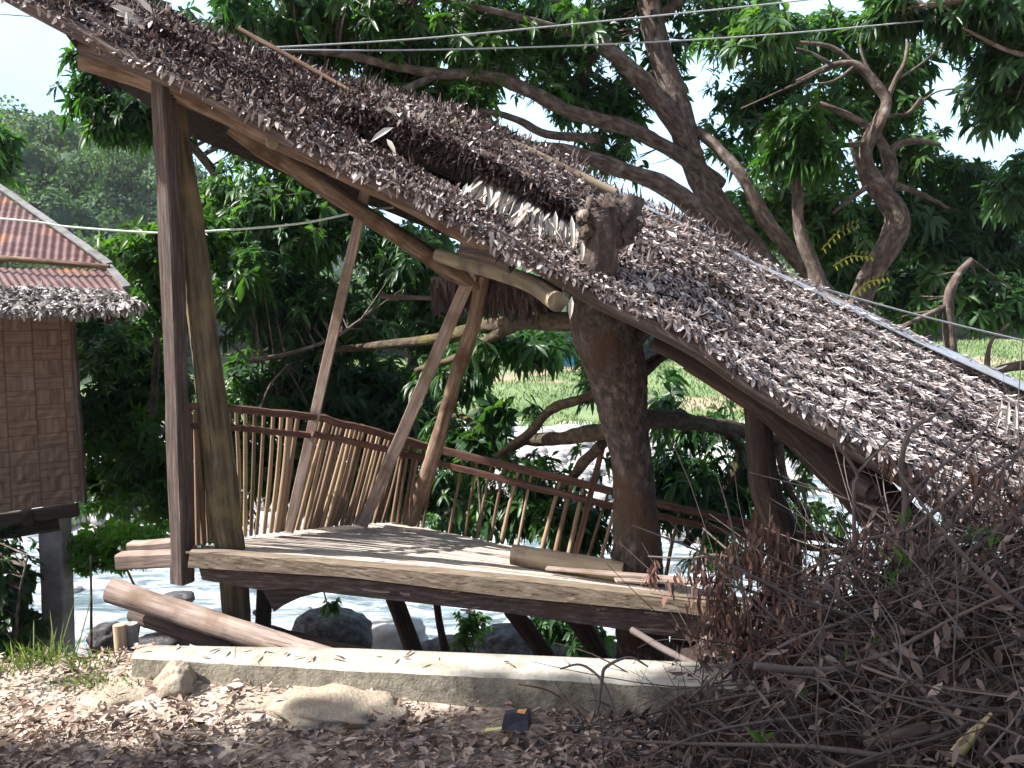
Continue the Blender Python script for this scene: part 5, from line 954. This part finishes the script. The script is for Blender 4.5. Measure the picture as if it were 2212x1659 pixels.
# ================================================================ wires and ropes
def cable(pts, r, label, mat, cat='wire', sagk=0, name='wire', beads=False):
    m = MB(); tube(m, [at(*p) for p in pts], r, 6, 8); return tag(m.build(name, mat), label, cat)
cable([(-900, -75, 5.8), (-200, 4, 5.8), (0, 30, 5.8), (110, 38, 5.8), (240, 55, 5.0)], .004, 'thin grey wire from the left edge into the raised roof corner', M['wire'])
cable([(460, 108, 5.3), (520, 106, 5.3), (900, 84, 5.5), (1300, 46, 5.7), (1740, 0, 5.9), (2100, -45, 6)], .005, 'upper of two pale wires crossing in front of the mango tree', M['wire'])
cable([(500, 109, 5.25), (560, 108, 5.3), (900, 108, 5.5), (1300, 96, 5.7), (1700, 72, 5.9), (2212, 24, 6.1), (2700, -20, 6.3)], .005, 'lower of two pale wires crossing in front of the mango tree', M['wire'])
cable([(-700, 420, 5.0), (0, 472, 4.95), (150, 490, 4.92), (340, 503, 4.85), (440, 500, 4.85), (640, 484, 4.85), (782, 456, 4.88), (850, 448, 5.0)], .0065, 'pale green clothes line passing behind the posts in front of the rusty roof', M['rope'], 'rope', name='clothes_line')
cable([(1660, 588, 4.7), (1800, 630, 4.9), (2000, 685, 5.1), (2212, 736, 5.3), (2500, 800, 5.5)], .006, 'grey rope running over the zinc ridge cap to the right', M['wire'], 'rope', name='rope')
# ================================================================ brush pile at the lower right
def bh(X, Y):
    a = np.clip((X - .25) / 1.3, 0, 1); b = np.clip((Y - 2.0) / .9, 0, 1) * np.clip((4.2 - Y) / .7, 0, 1)
    cut = 1.3 * np.clip((.78 - X) / .08, 0, 1) * np.clip((Y - 3.62) / .05, 0, 1)
    return -cut + .34 * a * (3 - 2 * a) * a * b + .26 * a * np.clip((X - 1.1) / .9, 0, 1) * b + (vnoise(X, Y, 6, 2) - .5) * .09 * a - .03
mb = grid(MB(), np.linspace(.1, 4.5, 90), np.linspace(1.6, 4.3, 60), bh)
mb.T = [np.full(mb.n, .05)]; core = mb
n = 10500; X = .1 + 3.0 * rng.random(n) ** .9; Y = rng.uniform(2.0, 4.0, n); kk = ~((Y > 3.5) & (X < .85)); X, Y = X[kk], Y[kk]; n = len(X); h = rng.random(n) ** 3 * .34 * np.clip((X - .3) / 1., 0.1, 1.5)
P = np.stack([X, Y, np.maximum(bh(X, Y), 0) + h], -1)
lm = MB(); leaves(lm, P, np.stack([rng.normal(0, .6, n), rng.normal(0, .6, n), rng.normal(-.55, .5, n)], -1), rng.normal(size=(n, 3)), rng.uniform(.04, .10, n), rng.uniform(.005, .014, n), rng.uniform(-.3, .5, n), rng.uniform(.1, .9, (n, 1)), np.clip(rng.normal(.5, .28, n), 0, 1))
n = 2200; X = .25 + 2.9 * rng.random(n) ** .85; Y = rng.uniform(2.1, 4.0, n); kk = ~((Y > 3.45) & (X < .95)); X, Y = X[kk], Y[kk]; n = len(X); z = np.maximum(bh(X, Y), 0) + rng.random(n) ** 2 * .30 * np.clip((X - .2), .1, 1)
D = np.stack([rng.normal(.25, .8, n), rng.normal(0, .6, n), np.abs(rng.normal(.05, .35, n))], -1)
tw = MB(); twigs(tw, np.stack([X, Y, z], -1), D, rng.uniform(.12, .7, n) * np.clip(X, .35, 1), rng.uniform(.001, .0055, n) , .28, m=6, seg=5)
n = 300; X = rng.uniform(1.25, 3.0, n); Y = rng.uniform(2.9, 3.7, n)
twigs(tw, np.stack([X, Y, np.full(n, .35)], -1), np.stack([rng.normal(.15, .5, n), rng.normal(0, .3, n), np.ones(n)], -1), rng.uniform(.3, .8, n) * np.clip(X / 2, .4, 1), rng.uniform(.003, .007, n), .35, m=7, seg=5)
n = 90; X = rng.uniform(.9, 3.0, n); Y = rng.uniform(2.3, 3.8, n)
twigs(tw, np.stack([X, Y, np.maximum(bh(X, Y), 0) + rng.uniform(0, .2, n)], -1), np.stack([rng.normal(.3, .9, n), rng.normal(0, .5, n), rng.normal(.12, .25, n)], -1), rng.uniform(.3, .9, n), rng.uniform(.006, .013, n), .2, m=7, seg=7, tint=rng.uniform(.3, 1, n))
# one object of three materials: soil core, leaves, twigs
M['twig'] = pm('dry_twigs', [(.3, (.04, .028, .024)), (.6, (.11, .083, .074))], (30, 30, 30), coord='pos', bump=.4, bdist=.003, tint=[(0, (.03, .023, .02)), (1, (.22, .185, .17))], tmix=.6)
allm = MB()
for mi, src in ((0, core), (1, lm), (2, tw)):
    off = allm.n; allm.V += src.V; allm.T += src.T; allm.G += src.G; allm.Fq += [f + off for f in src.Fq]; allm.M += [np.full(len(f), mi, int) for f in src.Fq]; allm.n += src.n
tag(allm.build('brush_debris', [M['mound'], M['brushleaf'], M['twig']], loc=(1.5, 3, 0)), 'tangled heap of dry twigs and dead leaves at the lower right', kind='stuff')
G_ = 'larger cut branches on the brush heap'
def branch(limbs, label, mat='twig', leaves_=None, r=None, name='dead_branch'):
    e = empty(name, at(*limbs[0][0][:3]), label, 'branch', G_); m = MB()
    for L in limbs: tubepx(m, L, 8, 5, bump=.06, tint=.75)
    m.build('stem', M[mat], e)
    if leaves_:
        lm = MB()
        for (x, y, rx, ry, Y, n) in leaves_:
            s = Y / F; P = at(x, y, Y) + rng.normal(0, .5, (n, 3)) * [rx * s, .05, ry * s]
            leaves(lm, P, np.stack([rng.normal(0, .28, n), rng.normal(0, .28, n), -np.ones(n)], -1), rng.normal(size=(n, 3)), rng.uniform(.03, .085, n), rng.uniform(.004, .010, n), 0., rng.uniform(.2, .9, (n, 1)), np.clip(rng.normal(.62, .25, n), 0, 1))
        lm.build('leaves', M['redleaf'], e)
branch([[(1935, 1400, 3.4, 11), (1939, 1222, 3.4, 9), (1957, 1090, 3.42, 8), (1949, 1029, 3.42, 7), (1951, 973, 3.4, 6), (1971, 926, 3.4, 5), (2015, 900, 3.4, 3.5), (2068, 841, 3.4, 2)], [(1957, 1090, 3.42, 6), (2005, 1030, 3.4, 4), (2098, 958, 3.4, 3), (2165, 882, 3.4, 2)], [(1971, 926, 3.4, 3), (1965, 870, 3.4, 2), (1972, 820, 3.4, 1.5)]],
       'tall forked bare stem standing up in front of the thatch at right', leaves_=[(1925, 990, 20, 40, 3.4, 12), (1990, 1000, 30, 26, 3.4, 8)])
branch([[(1843, 1240, 3.45, 5), (1845, 1126, 3.45, 4.5), (1845, 1052, 3.45, 4.5), (1851, 1023, 3.45, 4), (1816, 967, 3.43, 3.5), (1810, 929, 3.43, 3), (1828, 864, 3.43, 2)], [(1851, 1023, 3.45, 3.5), (1898, 973, 3.43, 2.5), (1922, 950, 3.43, 2)]], 'thin Y shaped stem standing before the dark roof beam')
branch([[(1800, 1420, 3.3, 9), (1925, 1266, 3.3, 9), (2000, 1190, 3.3, 8), (2062, 1123, 3.3, 7), (2121, 1064, 3.3, 5), (2209, 973, 3.3, 3.5), (2300, 880, 3.3, 2)]], 'thick bare branch slanting up to the right edge')
branch([[(1857, 1167, 3.3, 4), (1960, 1146, 3.3, 5), (2018, 1105, 3.3, 5), (2110, 1030, 3.3, 4), (2230, 960, 3.3, 3)]], 'thin branch crossing the tall forked stem')
branch([[(1630, 1438, 2.95, 9), (1757, 1450, 2.95, 10), (1870, 1438, 2.95, 8), (2003, 1421, 2.95, 6), (2100, 1425, 2.95, 4)], [(1757, 1450, 2.95, 6), (1800, 1500, 2.9, 6), (1815, 1590, 2.85, 4)]], 'long bent branch lying level across the middle of the heap')
branch([[(1365, 1361, 3.9, 8), (1430, 1400, 3.75, 8), (1481, 1426, 3.6, 8), (1530, 1450, 3.5, 7)]], 'pale cut stick resting over the kerb below the deck')
branch([[(1400, 1202, 3.75, 2), (1482, 1206, 3.7, 2.5), (1560, 1200, 3.65, 3), (1640, 1240, 3.6, 4), (1700, 1320, 3.5, 5), (1750, 1420, 3.4, 6)], [(1500, 1250, 3.6, 2), (1600, 1270, 3.6, 4), (1680, 1300, 3.55, 4)]], 'withered branch with hanging brown leaves over the right end of the deck',
       leaves_=[(1408, 1240, 14, 40, 3.75, 26), (1452, 1262, 30, 34, 3.7, 14), (1530, 1240, 50, 60, 3.6, 110), (1560, 1310, 60, 50, 3.55, 110), (1620, 1190, 70, 50, 3.6, 140), (1660, 1270, 70, 80, 3.55, 220), (1720, 1230, 60, 70, 3.55, 130), (1600, 1350, 100, 60, 3.45, 200), (1760, 1330, 90, 80, 3.4, 200), (1650, 1140, 50, 26, 3.6, 40), (1700, 1400, 140, 60, 3.3, 240)])
branch([[(2240, 1060, 3.2, 8), (2150, 1150, 3.2, 8), (2050, 1230, 3.2, 8), (1960, 1330, 3.2, 7), (1880, 1420, 3.15, 6)], [(2150, 1150, 3.2, 5), (2080, 1160, 3.2, 4), (1990, 1200, 3.2, 2)]], 'dark branch with drooping withered leaves near the right edge',
       leaves_=[(2120, 1030, 60, 30, 3.25, 40), (2180, 1080, 50, 50, 3.2, 40), (2060, 1290, 90, 60, 3.1, 50), (1870, 1170, 50, 50, 3.3, 50)])
branch([[(1640, 1430, 3.1, 4), (1700, 1390, 3.1, 4.5), (1800, 1350, 3.1, 4.5), (1850, 1340, 3.1, 3)]], 'short curved branch arching above the long bent branch')
branch([[(2074, 1525, 2.75, 17), (2140, 1490, 2.8, 17), (2260, 1445, 2.85, 17)]], 'thick grey pole lying at the right edge of the heap', 'timber_dark', name='cut_pole')
branch([[(1870, 1612, 2.6, 14), (1940, 1590, 2.6, 15), (2000, 1572, 2.62, 15)]], 'short weathered grey pole stub at the bottom of the heap', 'timber', name='cut_pole')
branch([[(2110, 1662, 2.5, 20), (2180, 1628, 2.5, 20), (2280, 1590, 2.5, 20)]], 'dark round log in the lower right corner', 'timber_dark', name='cut_pole')
branch([[(2115, 1584, 2.6, 7), (2180, 1578, 2.6, 7), (2290, 1562, 2.6, 7)]], 'thin pale pole just above the dark corner log', 'timber', name='cut_pole')
branch([[(1210, 1445, 3.2, 2), (1255, 1436, 3.2, 3), (1300, 1470, 3.15, 3), (1330, 1540, 3.1, 3)]], 'thin dark hooked twig in front of the kerb')
branch([[(1290, 1545, 3.0, 3), (1300, 1470, 3.0, 4), (1310, 1440, 3.0, 4), (1360, 1420, 3.0, 3), (1400, 1440, 3.0, 2)]], 'looped dark twig curling in front of the kerb')
branch([[(1120, 1478, 3.3, 1.5), (1180, 1490, 3.25, 2.5), (1230, 1520, 3.2, 2.5), (1245, 1550, 3.15, 2)]], 'pale arching twig against the kerb face', 'pole')
# yellow palm sheath
mb = MB(); p0, p1 = at(2050, 1650, 2.5), at(2140, 1538, 2.5); t = np.linspace(0, 1, 12)[:, None]; c = p0 * (1 - t) + p1 * t; wd = (np.sin(np.pi * np.clip(t * .8 + .22, 0, 1)) * .026) * (1 - t) ** .3
sd = nrm(np.cross(p1 - p0, [0, -1, 0])); fr = []
for k in (-1, -.5, 0, .5, 1): fr.append(c + sd * wd * k + np.array([0, -1, 0]) * .012 * (1 - k * k) )
for k in (1, 0, -1): fr.append(c + sd * wd * k * .96 + np.array([0, 1, 0]) * .004)
K = len(fr); V = np.stack(fr, 1).reshape(-1, 3); G = np.stack([np.tile(np.arange(K) * .02, 12), np.zeros(12 * K), np.repeat(t[:, 0] * .2, K)], -1)
mb.add(V, [[[i * K + k, i * K + (k + 1) % K, (i + 1) * K + (k + 1) % K, (i + 1) * K + k] for i in range(11) for k in range(K)]], .5, G)
tag(mb.build('palm_sheath', M['husk']), 'pointed yellow dry palm sheath sticking out of the heap', 'palm leaf')
# fresh green shoots on the heap
mb = MB()
for (x, y, Y, n) in ((1950, 1220, 3.1, 10), (1930, 1260, 3.1, 12), (2100, 1165, 3.1, 9), (2140, 1175, 3.1, 7), (1830, 1440, 3.0, 7), (1640, 1610, 2.7, 9), (1735, 1515, 2.9, 6), (1880, 1400, 3.0, 8), (1960, 1130, 3.2, 6)):
    P = at(x, y, Y) + rng.normal(0, .012, (n, 3)); leaves(mb, P, np.stack([rng.normal(0, .35, n), rng.normal(-.2, .3, n), np.ones(n)], -1), rng.normal(size=(n, 3)), rng.uniform(.04, .09, n), rng.uniform(.003, .008, n), .2, .2, rng.uniform(.4, 1, n))
tag(mb.build('grass', M['leaf_light']), 'fresh green shoots growing up through the brush heap', kind='stuff')

# ================================================================ haze in the valley air
hz = MB(); X0, X1, Y0, Y1, Z0, Z1 = -520, 520, -60, 920, -9, 45
V = [(X0, Y0, Z0), (X1, Y0, Z0), (X1, Y1, Z0), (X0, Y1, Z0), (X0, Y0, Z1), (X1, Y0, Z1), (X1, Y1, Z1), (X0, Y1, Z1)]
hz.add(V, [[[0, 3, 2, 1], [4, 5, 6, 7], [0, 1, 5, 4], [1, 2, 6, 5], [2, 3, 7, 6], [3, 0, 4, 7]]])
hm = bpy.data.materials.new('haze'); hm.use_nodes = True; hm.node_tree.nodes.clear(); ho = hm.node_tree.nodes.new('ShaderNodeOutputMaterial'); pv = hm.node_tree.nodes.new('ShaderNodeVolumePrincipled')
pv.inputs['Color'].default_value = (.85, .92, 1, 1); pv.inputs['Density'].default_value = .0005; hm.node_tree.links.new(pv.outputs[0], ho.inputs['Volume'])
tag(hz.build('haze', hm, smooth=False), kind='stuff')
